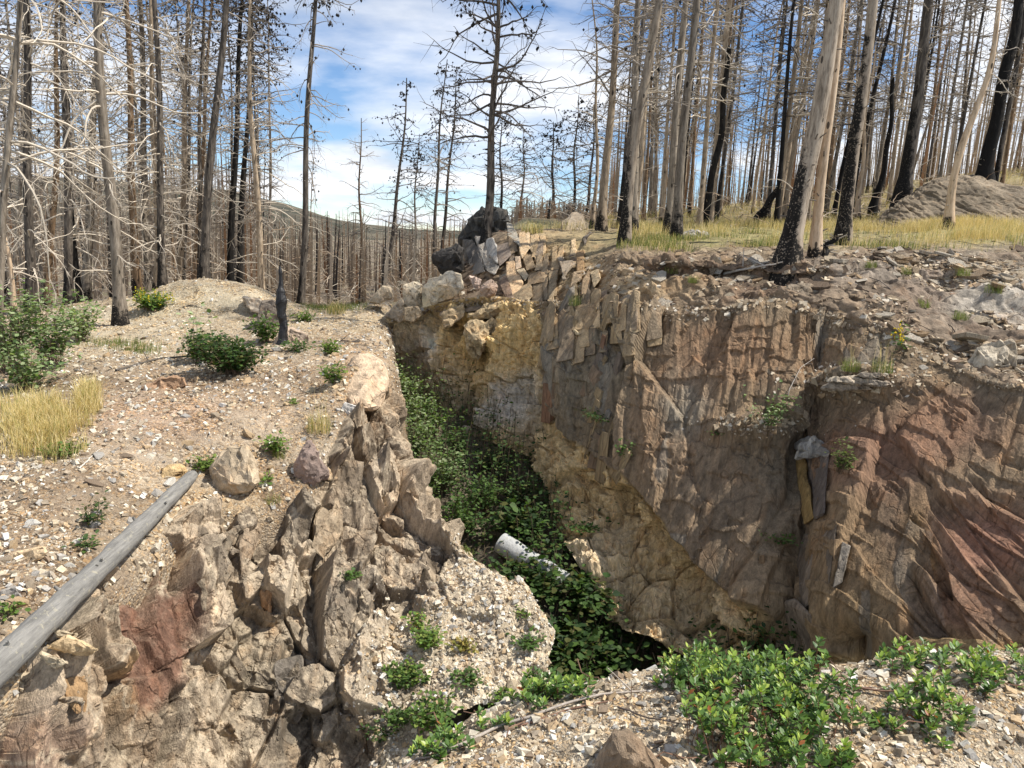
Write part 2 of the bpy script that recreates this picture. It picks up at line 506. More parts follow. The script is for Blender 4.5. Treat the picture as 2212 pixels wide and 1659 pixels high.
# ---- right wall: schist over ochre rock
ROWS_W = list(zip(
    # far end towards the near right; each column runs from rim to foot
    [(835, 690, 14.6), (842, 720, 14.4), (848, 755, 14.2), (852, 805, 14.0), (862, 880, 13.4)],
    [(950, 655, 13.6), (955, 720, 13.4), (960, 780, 13.2), (975, 850, 12.9), (1010, 940, 12.3)],
    [(1060, 640, 12.8), (1065, 720, 12.5), (1075, 800, 12.2), (1100, 890, 11.8), (1140, 990, 11.0)],
    [(1150, 650, 12.1), (1165, 730, 11.5), (1190, 860, 11.0), (1192, 980, 10.6), (1192, 1110, 9.9)],
    [(1260, 650, 11.0), (1270, 800, 10.3), (1268, 975, 9.85), (1240, 1075, 9.8), (1240, 1205, 9.1)],
    [(1400, 660, 10.2), (1400, 850, 9.5), (1395, 1085, 9.0), (1360, 1165, 9.1), (1325, 1315, 8.5)],
    [(1550, 655, 9.7), (1545, 900, 9.0), (1520, 1215, 8.4), (1480, 1285, 8.6), (1450, 1400, 8.3)],
    [(1690, 640, 9.4), (1680, 900, 8.7), (1640, 1345, 7.9), (1615, 1400, 8.1), (1600, 1470, 8.0)],
    [(1765, 650, 9.25), (1750, 950, 8.75), (1715, 1310, 8.2), (1700, 1410, 8.2), (1690, 1500, 8.1)],
    [(1860, 690, 8.8), (1840, 950, 8.0), (1800, 1310, 7.2), (1785, 1420, 7.15), (1780, 1520, 7.1)],
    [(1985, 745, 8.3), (1960, 950, 7.6), (1935, 1300, 6.8), (1930, 1420, 6.7), (1930, 1520, 6.6)],
    [(2100, 800, 7.8), (2080, 1000, 7.25), (2075, 1250, 6.65), (2075, 1370, 6.4), (2075, 1500, 6.2)],
    [(2215, 830, 7.3), (2215, 1030, 6.85), (2215, 1230, 6.3), (2215, 1350, 6.05), (2215, 1490, 5.8)],
    [(2430, 860, 6.7), (2430, 1030, 6.4), (2430, 1230, 6.0), (2430, 1350, 5.7), (2430, 1500, 5.4)]))
wall = Patch(grid(ROWS_W), 800, 440)
if (wall.Nrm[..., 1].mean() > 0):
    wall.Nrm = -wall.Nrm
S = wall.S
# schist lies above this line, the crumbly ochre rock below and to the far left
bx = np.array([800, 1150, 1168, 1190, 1230, 1330, 1400, 1500, 1640, 1700, 2500])
by = np.array([300, 500, 720, 860, 950, 1040, 1095, 1205, 1335, 1420, 1460])
edge = np.interp(wall.px, bx, by) + 34 * fbm(S * 1.8, 4, 5)
sch = smooth(edge - wall.py, -8, 10) * smooth(wall.px, 1150, 1175)
Rs = rotm(0, math.radians(3), math.radians(-38))           # foliation, steep, streaks leaning a little
au = np.cumsum(np.linalg.norm(np.gradient(S[155], axis=0), axis=-1))[None] * np.ones(S.shape[:2])      # metres along and down the wall
av = np.cumsum(np.linalg.norm(np.gradient(S, axis=0), axis=-1), 0)
W2 = np.stack([au + 0.10 * av + 0.04 * fbm(S * 0.9, 2, 17), av, 0 * au], -1)


def cells(q, amp, seed, tilt=0.8, crack=0.1, crackw=0.03, warp=0.05, size=0.2):
    q = q + warp * np.stack([fbm(q * np.array([1.1, 2.4, 1]) + 5 * k, 3, seed + 50 + k) for k in range(2)] + [0 * q[..., 0]], -1) + np.array([0, 0, .5])
    h, r, fd_ = cell_height(q, seed, tilt, size)
    return amp * (h - crack * 6 * (1 - smooth(fd_, 0, max(crackw, .03 / size)))), r


h1, r1 = cells(W2 / np.array([0.95, 2.2, 1]), 0.095, 3, 0.8, 0.04, 0.05, size=.95)
h2, r2 = cells(W2 / np.array([0.20, 0.95, 1]), 0.030, 4, 0.9, 0.05, 0.04, size=.2)
h3, r3 = cells(W2 / np.array([0.055, 0.42, 1]), 0.008, 6, 0.8, 0.05, 0.05, size=.055)
rough_zone = np.clip(0.30 + 1.2 * np.exp(-((wall.px - 1260) / 110) ** 2) + 1.1 * np.exp(-((wall.px - 1730) / 80) ** 2) + 0.9 * smooth(fbm(S * 0.9, 3, 14), 0.02, 0.25) + 0.5 * smooth(780 - wall.py, 0, 80), 0, 1.5)
h2 = h2 * rough_zone
streak = fbm(W2 * np.array([13, 1.3, 1]), 4, 8)
# ledges where slabs have snapped off across the grain
brk = fbm(W2 * np.array([1.6, 3.2, 1]), 4, 18, ridged=True)
dis_s = h1 + h2 + h3 * np.clip(rough_zone, .5, 1.2) + 0.008 * streak + 0.008 * fbm(S * 11, 4, 15) + 0.03 * fbm(S * 0.8, 2, 16) + 0.03 * smooth(brk, 0.25, 0.4)
o1 = fbm(S * 2.2, 5, 21, 0.55); o2, ro, co = facets(S, np.eye(3), (0.5, 0.5, 0.42), 0.10, 22, 0.8, 0.25, 0.07)
o3, _, _ = facets(S, np.eye(3), (0.13, 0.13, 0.11), 0.04, 23, 0.9, 0.2, 0.1)
o4, _, _ = facets(S, np.eye(3), (0.05, 0.05, 0.045), 0.014, 24, 0.9, 0.2, 0.1)
dis_o = 0.30 * o1 + o2 + o3 + o4 - 0.06
# the right-hand buttress is bedded obliquely, beds running down to the right
Rb = rotm(0, math.radians(38), math.radians(-30))
ca, sa = math.cos(math.radians(30)), math.sin(math.radians(30))
WB = np.stack([au * ca + av * sa, av * ca - au * sa, 0 * au], -1)
b1, rb = cells(WB / np.array([0.8, 0.30, 1]), 0.075, 31, 1.0, 0.06, 0.04, size=.3)
b2, _ = cells(WB / np.array([0.35, 0.10, 1]), 0.022, 32, 0.9, 0.05, 0.05, size=.1)
kb = smooth(wall.px + 0.25 * (wall.py - 1100), 1985, 2040) * smooth(wall.py, 1040, 1090)
dis = (dis_s + 0.07) * sch + dis_o * (1 - sch)
dis = dis * (1 - kb) + (b1 + b2 + 0.05) * kb
# undercut at the foot of the schist and two hollows
dis += -0.06 * (1 - sch) * smooth(wall.px, 1250, 1500) * (1 - kb)
dis += -0.5 * np.exp(-(((wall.px - 1815) / 50) ** 2 + ((wall.py - 1400) / 40) ** 2))
dis += -0.3 * np.exp(-(((wall.px - 1660) / 30) ** 2 + ((wall.py - 1400) / 60) ** 2))
dis += 0.22 * np.exp(-(((wall.px - 1640) / 90) ** 2 + ((wall.py - 935) / 26) ** 2))      # planted ledges
dis += 0.30 * np.exp(-(((wall.px - 1860) / 95) ** 2 + ((wall.py - 835) / 22) ** 2))
fade = smooth(wall.Vv, 0, 0.03)
wall.V = S + wall.Nrm * (dis * fade)[..., None]
cs = blobs(wall.px, wall.py, (0.245, 0.172, 0.112), [
    (1300, 780, 110, 170, (0.23, 0.18, 0.125), .8), (1460, 900, 110, 130, (0.27, 0.165, 0.10), .7), (1480, 880, 45, 70, (0.25, 0.215, 0.175), .7),
    (1560, 1120, 110, 130, (0.235, 0.165, 0.115), .7), (1700, 780, 120, 70, (0.245, 0.15, 0.09), .7), (1560, 760, 100, 60, (0.27, 0.155, 0.095), .6),
    (1900, 1000, 120, 90, (0.27, 0.145, 0.10), .8), (2050, 930, 130, 70, (0.265, 0.14, 0.09), .7), (1850, 1180, 110, 120, (0.275, 0.175, 0.10), .7),
    (1950, 1150, 60, 110, (0.18, 0.12, 0.085), .7), (2140, 1180, 110, 70, (0.30, 0.145, 0.105), .8), (1985, 1250, 30, 130, (0.27, 0.15, 0.05), .7),
    (2180, 850, 80, 60, (0.155, 0.12, 0.09), .6), (1840, 1350, 90, 70, (0.26, 0.17, 0.09), .6), (2100, 1320, 90, 60, (0.24, 0.13, 0.09), .7),
    (1700, 1000, 50, 160, (0.17, 0.135, 0.10), .5), (2120, 1420, 120, 35, (0.33, 0.22, 0.10), .8)], S)
jit = (0.76 + 0.22 * r1[..., 0] + 0.16 * r2[..., 1] + 0.08 * (r3[..., 2] - .5))[..., None]
cs = cs * jit * (1 + 0.14 * streak[..., None] * np.array([1.2, 0.9, 0.6]))
gr = (r2[..., 2] > 0.88)[..., None] * 0.4
cs = cs * (1 - gr) + cs.mean(-1, keepdims=True) * np.array([1.06, 1.0, 0.92]) * 1.15 * gr
co_ = blobs(wall.px, wall.py, (0.50, 0.365, 0.185), [
    (900, 760, 50, 60, (0.40, 0.34, 0.25), .8), (1010, 720, 60, 60, (0.50, 0.35, 0.15), .7), (1100, 760, 70, 60, (0.55, 0.39, 0.17), .7), (1110, 860, 60, 50, (0.46, 0.42, 0.35), .8),
    (925, 740, 18, 22, (0.75, 0.70, 0.60), .9), (960, 850, 40, 40, (0.38, 0.32, 0.23), .7), (1180, 1000, 40, 90, (0.52, 0.40, 0.22), .6), (1300, 1200, 90, 80, (0.55, 0.44, 0.285), .7),
    (1450, 1320, 140, 70, (0.45, 0.345, 0.21), .8), (1060, 900, 60, 40, (0.48, 0.45, 0.40), .7), (1250, 1230, 50, 50, (0.55, 0.46, 0.33), .6)], S)
co_ = np.minimum(co_ * 1.25, .8) * (0.72 + 0.38 * ro[..., 0] + 0.2 * (o1 + 0.3))[..., None]
cs = cs * np.array([1.02, 1.06, 1.0])
wall.col = np.clip(cs * sch[..., None] + co_ * (1 - sch[..., None]), 0.02, 0.85)
wall.col = wall.col * (1 - 0.25 * kb[..., None]) + kb[..., None] * 0.25 * np.array([.33, .19, .12]) * (0.6 + .8 * rb[..., :1])
wall_o = wall.build('schist_wall', M_SCHIST, kind='structure')

# ---- bench above the wall, with the outcrop hump at its far end
r0 = []
for c in ROWS_W[0][1:]:
    p = P(*c); r0.append(tuple(p + np.array([0, 0, -0.22]) + (p - CAM) * -0.012) + (0,))
ROWS_B = [
    r0,
    [P(*c).tolist() + [0] for c in ROWS_W[0][1:]],
    [(950, 622, 14.2), (1060, 600, 13.5), (1160, 610, 12.7), (1265, 605, 11.6), (1400, 625, 10.55), (1550, 620, 10.1), (1700, 612, 9.7), (1770, 625, 9.55), (1870, 655, 9.2), (2000, 695, 8.9), (2120, 745, 8.5), (2240, 775, 8.1), (2460, 800, 7.6)],
    [(955, 598, 14.8), (1060, 560, 14.1), (1165, 560, 13.3), (1265, 560, 12.3), (1400, 588, 11.05), (1555, 585, 10.6), (1705, 588, 10.1), (1780, 590, 10.0), (1885, 610, 9.9), (2020, 630, 9.9), (2130, 660, 9.6), (2260, 680, 9.4), (2490, 700, 9.0)],
    [(960, 575, 15.5), (1055, 522, 14.8), (1165, 520, 14.1), (1265, 525, 13.2), (1400, 550, 11.7), (1560, 556, 11.1), (1715, 562, 10.6), (1790, 558, 10.6), (1890, 555, 11.0), (2040, 560, 11.2), (2140, 570, 11.2), (2280, 580, 11.0), (2500, 590, 10.8)],
    [(965, 566, 17.0), (1060, 505, 16.2), (1165, 497, 16.0), (1265, 498, 16.0), (1400, 506, 15.5), (1560, 507, 15.0), (1720, 514, 14.8), (1800, 512, 14.8), (1890, 508, 14.8), (2040, 505, 14.5), (2140, 505, 14.0), (2280, 510, 14.0), (2500, 510, 13.5)],
    [(965, 590, 20.0), (1060, 512, 21.0), (1165, 498, 21.0), (1265, 492, 21.0), (1400, 492, 21.5), (1560, 487, 22.0), (1720, 482, 22.0), (1800, 478, 22.0), (1890, 472, 22.0), (2040, 465, 21.0), (2140, 460, 20.5), (2280, 455, 20.0), (2500, 450, 19.0)]]
bench = Patch(grid(ROWS_B), 480, 340)
if bench.Nrm[..., 2].mean() < 0:
    bench.Nrm = -bench.Nrm
S = bench.S
hump = smooth(1320 - bench.px, -40, 60) * smooth(bench.py, 500, 530)
debris = smooth(bench.py, 520, 560)
bd = 0.16 * fbm(S * 1.1, 4, 41) * debris + 0.04 * fbm(S * 5, 3, 42) + 0.09 * debris * fbm(S * 2.3, 3, 47, ridged=True)
f_, rr_, _ = facets(S, rotm(0.2, 0.1, 0.3), (0.3, 0.25, 0.07), 0.045, 43, 0.6, 0.2, 0.1)
f2_, rr2_, _ = facets(S, rotm(0.1, 0.1, -0.6), (0.30, 0.16, 0.5), 0.10, 44, 0.6, 0.25, 0.1)
bd = (bd + f_ * debris) * (1 - hump) + (0.4 * f2_ - 0.22) * hump
# soil lip undercut below the grass
bd += -0.22 * np.exp(-((bench.py - 588 - 10 * fbm(S * 2, 2, 45)) / 13) ** 2) * smooth(bench.px, 1380, 1450) * smooth(1880 - bench.px, 0, 100)
bench.V = S + bench.Nrm * (bd * smooth(bench.Vv, 0.02, 0.17))[..., None]
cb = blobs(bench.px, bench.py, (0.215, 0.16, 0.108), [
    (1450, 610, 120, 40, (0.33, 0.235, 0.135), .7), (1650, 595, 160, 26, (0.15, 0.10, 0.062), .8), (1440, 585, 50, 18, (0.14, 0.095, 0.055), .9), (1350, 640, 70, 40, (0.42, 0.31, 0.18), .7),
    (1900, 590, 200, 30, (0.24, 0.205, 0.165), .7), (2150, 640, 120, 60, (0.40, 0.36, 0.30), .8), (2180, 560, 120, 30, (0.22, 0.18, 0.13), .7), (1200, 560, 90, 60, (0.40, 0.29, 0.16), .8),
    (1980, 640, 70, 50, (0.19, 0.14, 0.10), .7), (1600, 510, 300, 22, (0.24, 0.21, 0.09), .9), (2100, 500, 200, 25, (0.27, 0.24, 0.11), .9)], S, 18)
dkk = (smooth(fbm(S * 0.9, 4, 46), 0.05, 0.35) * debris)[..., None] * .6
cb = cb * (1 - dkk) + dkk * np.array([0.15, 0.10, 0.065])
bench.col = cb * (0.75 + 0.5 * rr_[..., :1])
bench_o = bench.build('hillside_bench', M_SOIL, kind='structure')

# ---- left gravel bank, mound and its drop into the gully
ROWS_L = [
    [(-260, 1500, 4.15), (0, 1440, 4.45), (195, 1275, 5.35), (330, 1175, 6.05), (432, 1098, 6.75), (556, 1092, 7.05), (656, 1055, 7.35), (728, 965, 7.95)],
    [(-260, 1250, 5.2), (0, 1200, 5.4), (150, 1120, 5.95), (300, 1055, 6.65), (430, 1010, 7.25), (560, 1000, 7.55), (680, 950, 7.95), (758, 865, 8.65)],
    [(-260, 1000, 6.6), (0, 990, 6.8), (150, 950, 7.2), (300, 920, 7.6), (430, 890, 8.0), (560, 880, 8.3), (680, 850, 8.65), (790, 780, 9.2)],
    [(-260, 850, 9.0), (0, 850, 9.0), (150, 810, 9.6), (300, 795, 9.8), (430, 788, 10.0), (560, 782, 10.0), (680, 777, 10.0), (835, 790, 10.1)],
    [(-260, 765, 11.0), (0, 765, 11.5), (150, 755, 11.8), (300, 748, 11.8), (430, 742, 12.0), (560, 735, 12.0), (690, 733, 12.0), (828, 745, 12.0)],
    [(-260, 705, 14.0), (0, 705, 14.0), (150, 695, 14.0), (262, 695, 13.8), (400, 680, 14.0), (560, 690, 13.8), (700, 690, 13.8), (828, 700, 14.0)],
    [(-260, 665, 17.0), (0, 665, 17.0), (170, 655, 17.0), (280, 640, 16.3), (410, 604, 15.6), (545, 620, 15.6), (690, 668, 16.0), (835, 655, 16.5)],
    [(-260, 680, 21.0), (0, 682, 21.0), (170, 685, 20.0), (280, 685, 19.5), (410, 685, 19.0), (545, 690, 19.0), (690, 690, 19.5), (835, 690, 20.0)],
    [(-260, 705, 24.0), (0, 707, 24.0), (170, 710, 24.0), (280, 715, 24.0), (410, 715, 24.0), (545, 720, 24.0), (690, 715, 24.0), (835, 710, 24.0)]]
G = grid(ROWS_L)
drop = np.array([[0.1, .05, -.4], [.1, .1, -.5], [.12, .2, -.7], [.3, .1, -1.1], [.35, 0, -1.0], [.3, 0, -.8], [.5, 0, -.6], [.6, 0, -.3], [.6, 0, -.3]])
G = np.concatenate([G, (G[:, -1] + drop)[:, None]], 1)
G = np.concatenate([(G[0] + np.array([0.05, -.05, -.45]))[None], G], 0)
bank = Patch(G, 440, 500)
if bank.Nrm[..., 2].mean() < 0:
    bank.Nrm = -bank.Nrm
S = bank.S
bd = 0.07 * fbm(S * 0.9, 4, 51) + 0.035 * fbm(S * 3.5, 4, 52) + 0.016 * fbm(S * 14, 3, 53)
bank.V = S + bank.Nrm * (bd * smooth(bank.Vv, 0.05, 0.14) * smooth(1 - bank.U, 0.02, 0.12))[..., None]
bank.col = blobs(bank.px, bank.py, (0.455, 0.375, 0.275), [
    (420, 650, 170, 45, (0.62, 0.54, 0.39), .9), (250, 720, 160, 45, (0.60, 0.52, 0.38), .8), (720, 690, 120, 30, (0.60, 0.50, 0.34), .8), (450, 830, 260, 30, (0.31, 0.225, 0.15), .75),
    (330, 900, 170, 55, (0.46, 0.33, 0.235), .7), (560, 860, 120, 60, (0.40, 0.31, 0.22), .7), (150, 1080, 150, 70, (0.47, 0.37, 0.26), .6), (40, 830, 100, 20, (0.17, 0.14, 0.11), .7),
    (60, 1250, 120, 60, (0.30, 0.24, 0.18), .6), (480, 1100, 150, 50, (0.42, 0.32, 0.20), .7), (770, 800, 60, 60, (0.58, 0.42, 0.27), .8), (120, 790, 110, 30, (0.34, 0.27, 0.19), .5)], S, 34)
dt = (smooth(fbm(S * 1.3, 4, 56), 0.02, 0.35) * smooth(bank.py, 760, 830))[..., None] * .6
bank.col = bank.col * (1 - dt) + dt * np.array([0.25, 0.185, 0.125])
bank.col *= (0.86 + 0.22 * fbm(S * 2.0, 4, 55))[..., None]
bank_o = bank.build('gravel_bank', M_GRAVEL, kind='structure')

# ---- left rock face below the bank, pillar and spur
ROWS_F = list(zip(
    [(-260, 1460, 4.15), (-260, 1580, 4.1), (-260, 1700, 4.05), (-260, 1850, 4.0), (-260, 2050, 3.9)],
    [(0, 1405, 4.5), (0, 1530, 4.35), (0, 1640, 4.3), (0, 1780, 4.25), (0, 2000, 4.15)],
    [(190, 1255, 5.4), (200, 1380, 5.15), (210, 1500, 5.0), (220, 1620, 4.9), (240, 1850, 4.7)],
    [(330, 1155, 6.1), (335, 1290, 5.8), (340, 1420, 5.6), (350, 1560, 5.4), (370, 1780, 5.15)],
    [(430, 1078, 6.8), (440, 1210, 6.35), (450, 1350, 6.1), (460, 1500, 5.85), (480, 1740, 5.5)],
    [(555, 1072, 7.1), (560, 1200, 6.7), (580, 1340, 6.4), (600, 1500, 6.1), (625, 1740, 5.7)],
    [(655, 1035, 7.4), (672, 1170, 7.0), (695, 1310, 6.6), (722, 1480, 6.2), (745, 1720, 5.8)],
    [(722, 945, 8.0), (748, 1090, 7.5), (785, 1250, 7.0), (818, 1430, 6.4), (845, 1690, 5.8)],
    [(752, 830, 8.75), (815, 980, 8.2), (850, 1140, 7.6), (885, 1310, 6.9), (925, 1590, 5.9)],
    [(785, 762, 9.25), (850, 900, 8.7), (905, 1090, 8.0), (965, 1205, 7.35), (1005, 1520, 6.1)],
    [(838, 800, 9.4), (866, 925, 8.95), (932, 1130, 8.2), (1065, 1215, 7.2), (1110, 1500, 6.2)],
    [(846, 835, 9.7), (870, 955, 9.25), (955, 1150, 8.5), (1165, 1305, 7.0), (1150, 1530, 6.3)],
    [(848, 900, 10.3), (872, 1010, 9.9), (965, 1220, 9.0), (1165, 1360, 7.5), (1160, 1600, 6.9)]))
face = Patch(grid(ROWS_F), 780, 520)
if face.Nrm[..., 1].mean() > 0:
    face.Nrm = -face.Nrm
S = face.S
spur = smooth(face.px + 0.35 * (face.py - 1200), 930, 1010) * smooth(face.py, 1120, 1180)
rp = np.array([(300, 1278), (425, 1262), (434, 1330), (402, 1440), (352, 1540), (285, 1580), (246, 1430), (222, 1320)], float)
sdm = np.full(face.px.shape, 1e9)
for k in range(8):
    e = rp[(k + 1) % 8] - rp[k]; nrm_ = np.array([-e[1], e[0]]) / np.hypot(*e)
    sdm = np.minimum(sdm, (face.px - rp[k, 0]) * nrm_[0] + (face.py - rp[k, 1]) * nrm_[1])
redz = smooth(sdm + 38 * fbm(S * 3.0, 4, 68), -12, 26)
sad = np.exp(-(((face.px - 890) / 85) ** 2 + ((face.py - 1480) / 140) ** 2))
Rf = rotm(math.radians(8), math.radians(14), math.radians(25))
g0 = fbm(S * 1.3, 4, 61)
g1, q1, k1 = facets(S, Rf, (0.46, 0.6, 0.9), 0.20, 62, 1.15, 0.14, 0.035)
g2, q2, k2 = facets(S, Rf, (0.17, 0.24, 0.38), 0.075, 63, 1.3, 0.06, 0.03)
g3, q3, k3 = facets(S, Rf, (0.05, 0.08, 0.12), 0.018, 64, 1.1, 0.05, 0.04)
flat = np.clip(1 - 0.75 * spur - 0.8 * sad - 0.7 * redz, 0.12, 1)
soft = 0.03 * fbm(S * 6, 4, 65)
dis = (0.10 * g0 + g1 + g2) * flat + g3 * np.clip(flat + 0.25, 0, 1) + soft
fd = smooth(face.Vv, 0, 0.05)
face.V = S + face.Nrm * (dis * (0.25 + 0.75 * fd) - 0.05)[..., None]
fc = blobs(face.px, face.py, (0.375, 0.295, 0.205), [
    (340, 1340, 80, 110, (0.20, 0.105, 0.068), .8), (650, 1520, 110, 110, (0.19, 0.165, 0.13), .7), (560, 1420, 70, 80, (0.23, 0.19, 0.13), .6), (690, 1290, 70, 90, (0.52, 0.43, 0.315), .8),
    (250, 1490, 70, 70, (0.40, 0.235, 0.10), .7), (60, 1600, 90, 60, (0.25, 0.165, 0.12), .7), (470, 1200, 60, 60, (0.25, 0.205, 0.155), .7), (800, 850, 60, 80, (0.58, 0.41, 0.25), .85),
    (740, 1000, 40, 80, (0.42, 0.31, 0.20), .7), (820, 1000, 30, 60, (0.22, 0.18, 0.135), .7), (800, 1280, 90, 60, (0.29, 0.25, 0.20), .7), (860, 1120, 70, 80, (0.45, 0.35, 0.245), .7),
    (660, 1130, 80, 60, (0.33, 0.26, 0.18), .6), (780, 1420, 70, 90, (0.43, 0.355, 0.26), .8), (1120, 1420, 60, 70, (0.44, 0.35, 0.24), .7), (430, 1330, 20, 120, (0.50, 0.41, 0.29), .7)], S, 40)
vein = smooth(np.abs(fbm((S @ Rf) * np.array([2.2, 2.2, 0.9]), 4, 66)), 0.055, 0.0)[..., None]
fc = fc * (0.58 + 0.5 * q1[..., :1] + 0.36 * q2[..., 1:2])
dk = ((q2[..., 2] > 0.70) | (q1[..., 2] > 0.78))[..., None] * 0.6 * np.clip(flat, 0, 1)[..., None]
fc = fc * (1 - dk) + dk * np.array([0.15, 0.118, 0.085])
fc = fc * (1 - .7 * vein) + .7 * vein * np.array([0.52, 0.43, 0.31])
fc = fc * (1 - .92 * redz[..., None]) + .92 * redz[..., None] * np.array([0.185, 0.10, 0.066]) * (0.75 + 0.35 * q2[..., :1] + .4 * fbm(S * np.array([6, 6, 2]), 3, 69)[..., None])
# pale dust lying on every ledge that faces up
fv = face.V; fn = np.cross(np.gradient(fv, axis=1), np.gradient(fv, axis=0)); fn /= np.linalg.norm(fn, axis=-1, keepdims=True) + 1e-9
fn = fn * np.sign((fn * face.Nrm).sum(-1, keepdims=True))
dust = (smooth(fn[..., 2] + 0.25 * fbm(S * 5, 3, 70), 0.58, 0.88) * .5 * (1 - .8 * redz))[..., None]
fc = fc * (1 - dust) + dust * np.array([0.52, 0.425, 0.30])
sp3 = np.clip(spur + 0.9 * sad, 0, 1)[..., None]
fc = fc * (1 - sp3) + sp3 * (np.array([0.585, 0.49, 0.355]) * (0.82 + 0.25 * q3[..., :1] + 0.25 * fbm(S * 3, 3, 67)[..., None]))
sd_ = (0.7 * sad * smooth(face.py, 1380, 1480))[..., None]
fc = fc * (1 - sd_) + sd_ * np.array([0.27, 0.22, 0.165])
face.col = np.clip(fc, 0.02, 0.85)
face_o = face.build('rock_face', M_CLIFF, kind='structure')

# ---- gully floor
ROWS_G = [
    [(700, 1800, 6.2), (900, 1720, 6.2), (1100, 1650, 6.4), (1400, 1620, 6.6), (1800, 1640, 6.6), (2300, 1650, 5.6)],
    [(800, 1500, 7.4), (950, 1500, 7.3), (1160, 1470, 7.4), (1400, 1490, 7.7), (1700, 1530, 7.6), (2300, 1560, 6.6)],
    [(820, 1300, 8.6), (980, 1320, 8.4), (1140, 1330, 8.3), (1290, 1350, 8.5), (1500, 1430, 8.6), (2300, 1500, 8.0)],
    [(820, 1150, 9.8), (940, 1180, 9.6), (1080, 1180, 9.5), (1210, 1200, 9.4), (1330, 1230, 9.8), (2300, 1400, 9.6)],
    [(780, 960, 11.0), (880, 985, 10.9), (1010, 1030, 10.9), (1160, 1070, 10.6), (1260, 1100, 11.0), (2000, 1300, 11)],
    [(780, 860, 12.6), (860, 880, 12.6), (960, 920, 12.5), (1090, 960, 12.0), (1200, 1000, 12.2), (1800, 1200, 12)],
    [(780, 800, 14.0), (850, 805, 14.2), (920, 820, 14.2), (1020, 850, 13.6), (1150, 900, 13.6), (1600, 1100, 13.6)],
    [(780, 740, 16.0), (850, 745, 16.0), (920, 760, 16.0), (1020, 790, 15.6), (1150, 820, 15.6), (1600, 1000, 15.6)]]
floor = Patch(grid(ROWS_G), 200, 240)
if floor.Nrm[..., 2].mean() < 0:
    floor.Nrm = -floor.Nrm
floor.S[..., 2] -= 0.85 * np.exp(-(((floor.px - 1330) / 190) ** 2 + ((floor.py - 1430) / 110) ** 2))
floor.V = floor.S + floor.Nrm * (0.12 * fbm(floor.S * 1.5, 4, 71) + 0.04 * fbm(floor.S * 7, 3, 72))[..., None]
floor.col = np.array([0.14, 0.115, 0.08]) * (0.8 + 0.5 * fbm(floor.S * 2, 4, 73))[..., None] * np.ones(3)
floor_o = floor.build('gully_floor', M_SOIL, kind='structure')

# ---- foreground ledge the photographer stands on
ROWS_E = [
    [(400, 1900, 4.6), (760, 1950, 4.6), (880, 1900, 4.4), (1000, 1850, 4.4), (1150, 1800, 4.4), (1300, 1770, 4.5), (1500, 1760, 4.5), (1700, 1760, 4.6), (1900, 1740, 4.6), (2215, 1720, 4.6), (2700, 1750, 4.8)],
    [(560, 1850, 3.35), (770, 1760, 3.3), (880, 1680, 3.25), (1000, 1610, 3.4), (1150, 1548, 3.5), (1300, 1508, 3.5), (1500, 1492, 3.55), (1700, 1500, 3.6), (1900, 1470, 3.65), (2215, 1455, 3.75), (2700, 1500, 3.9)],
    [(560, 1830, 2.75), (780, 1735, 2.75), (900, 1655, 2.8), (1010, 1588, 3.0), (1160, 1525, 3.15), (1310, 1485, 3.2), (1500, 1468, 3.2), (1700, 1478, 3.25), (1900, 1446, 3.3), (2215, 1430, 3.4), (2700, 1470, 3.6)],
    [(540, 1980, 2.3), (800, 1900, 2.35), (930, 1790, 2.45), (1040, 1710, 2.6), (1180, 1640, 2.75), (1320, 1600, 2.8), (1500, 1590, 2.8), (1700, 1600, 2.85), (1900, 1580, 2.9), (2215, 1570, 2.95), (2700, 1600, 3.1)],
    [(400, 2350, 1.85), (800, 2200, 1.95), (950, 2050, 2.05), (1060, 1940, 2.2), (1200, 1850, 2.3), (1330, 1800, 2.35), (1500, 1790, 2.35), (1700, 1800, 2.4), (1900, 1780, 2.4), (2300, 1780, 2.45), (2900, 1850, 2.5)],
    [(-1.8, -0.6, -0.1, 0), (-1.2, -0.7, 0, 0), (-0.8, -0.7, 0, 0), (-0.4, -0.8, 0, 0), (0, -0.8, 0, 0), (0.4, -0.8, 0, 0), (0.8, -0.8, 0, 0), (1.4, -0.8, 0, 0), (2.0, -0.8, 0, 0), (3.0, -0.8, 0, 0), (5.0, -0.8, 0, 0)]]
ledge = Patch(grid(ROWS_E), 420, 420)
if ledge.Nrm[..., 2].mean() < 0:
    ledge.Nrm = -ledge.Nrm
S = ledge.S
ledge.V = S + ledge.Nrm * ((0.05 * fbm(S * 2.2, 4, 81) + 0.018 * fbm(S * 9, 4, 82)) * smooth(ledge.Vv, 0.05, 0.2))[..., None]
ledge.col = np.array([0.50, 0.42, 0.31]) * (0.85 + 0.3 * fbm(S * 2.5, 4, 83))[..., None] * np.ones(3)
ledge_o = ledge.build('gravel_ledge', M_GRAVELF, kind='structure')

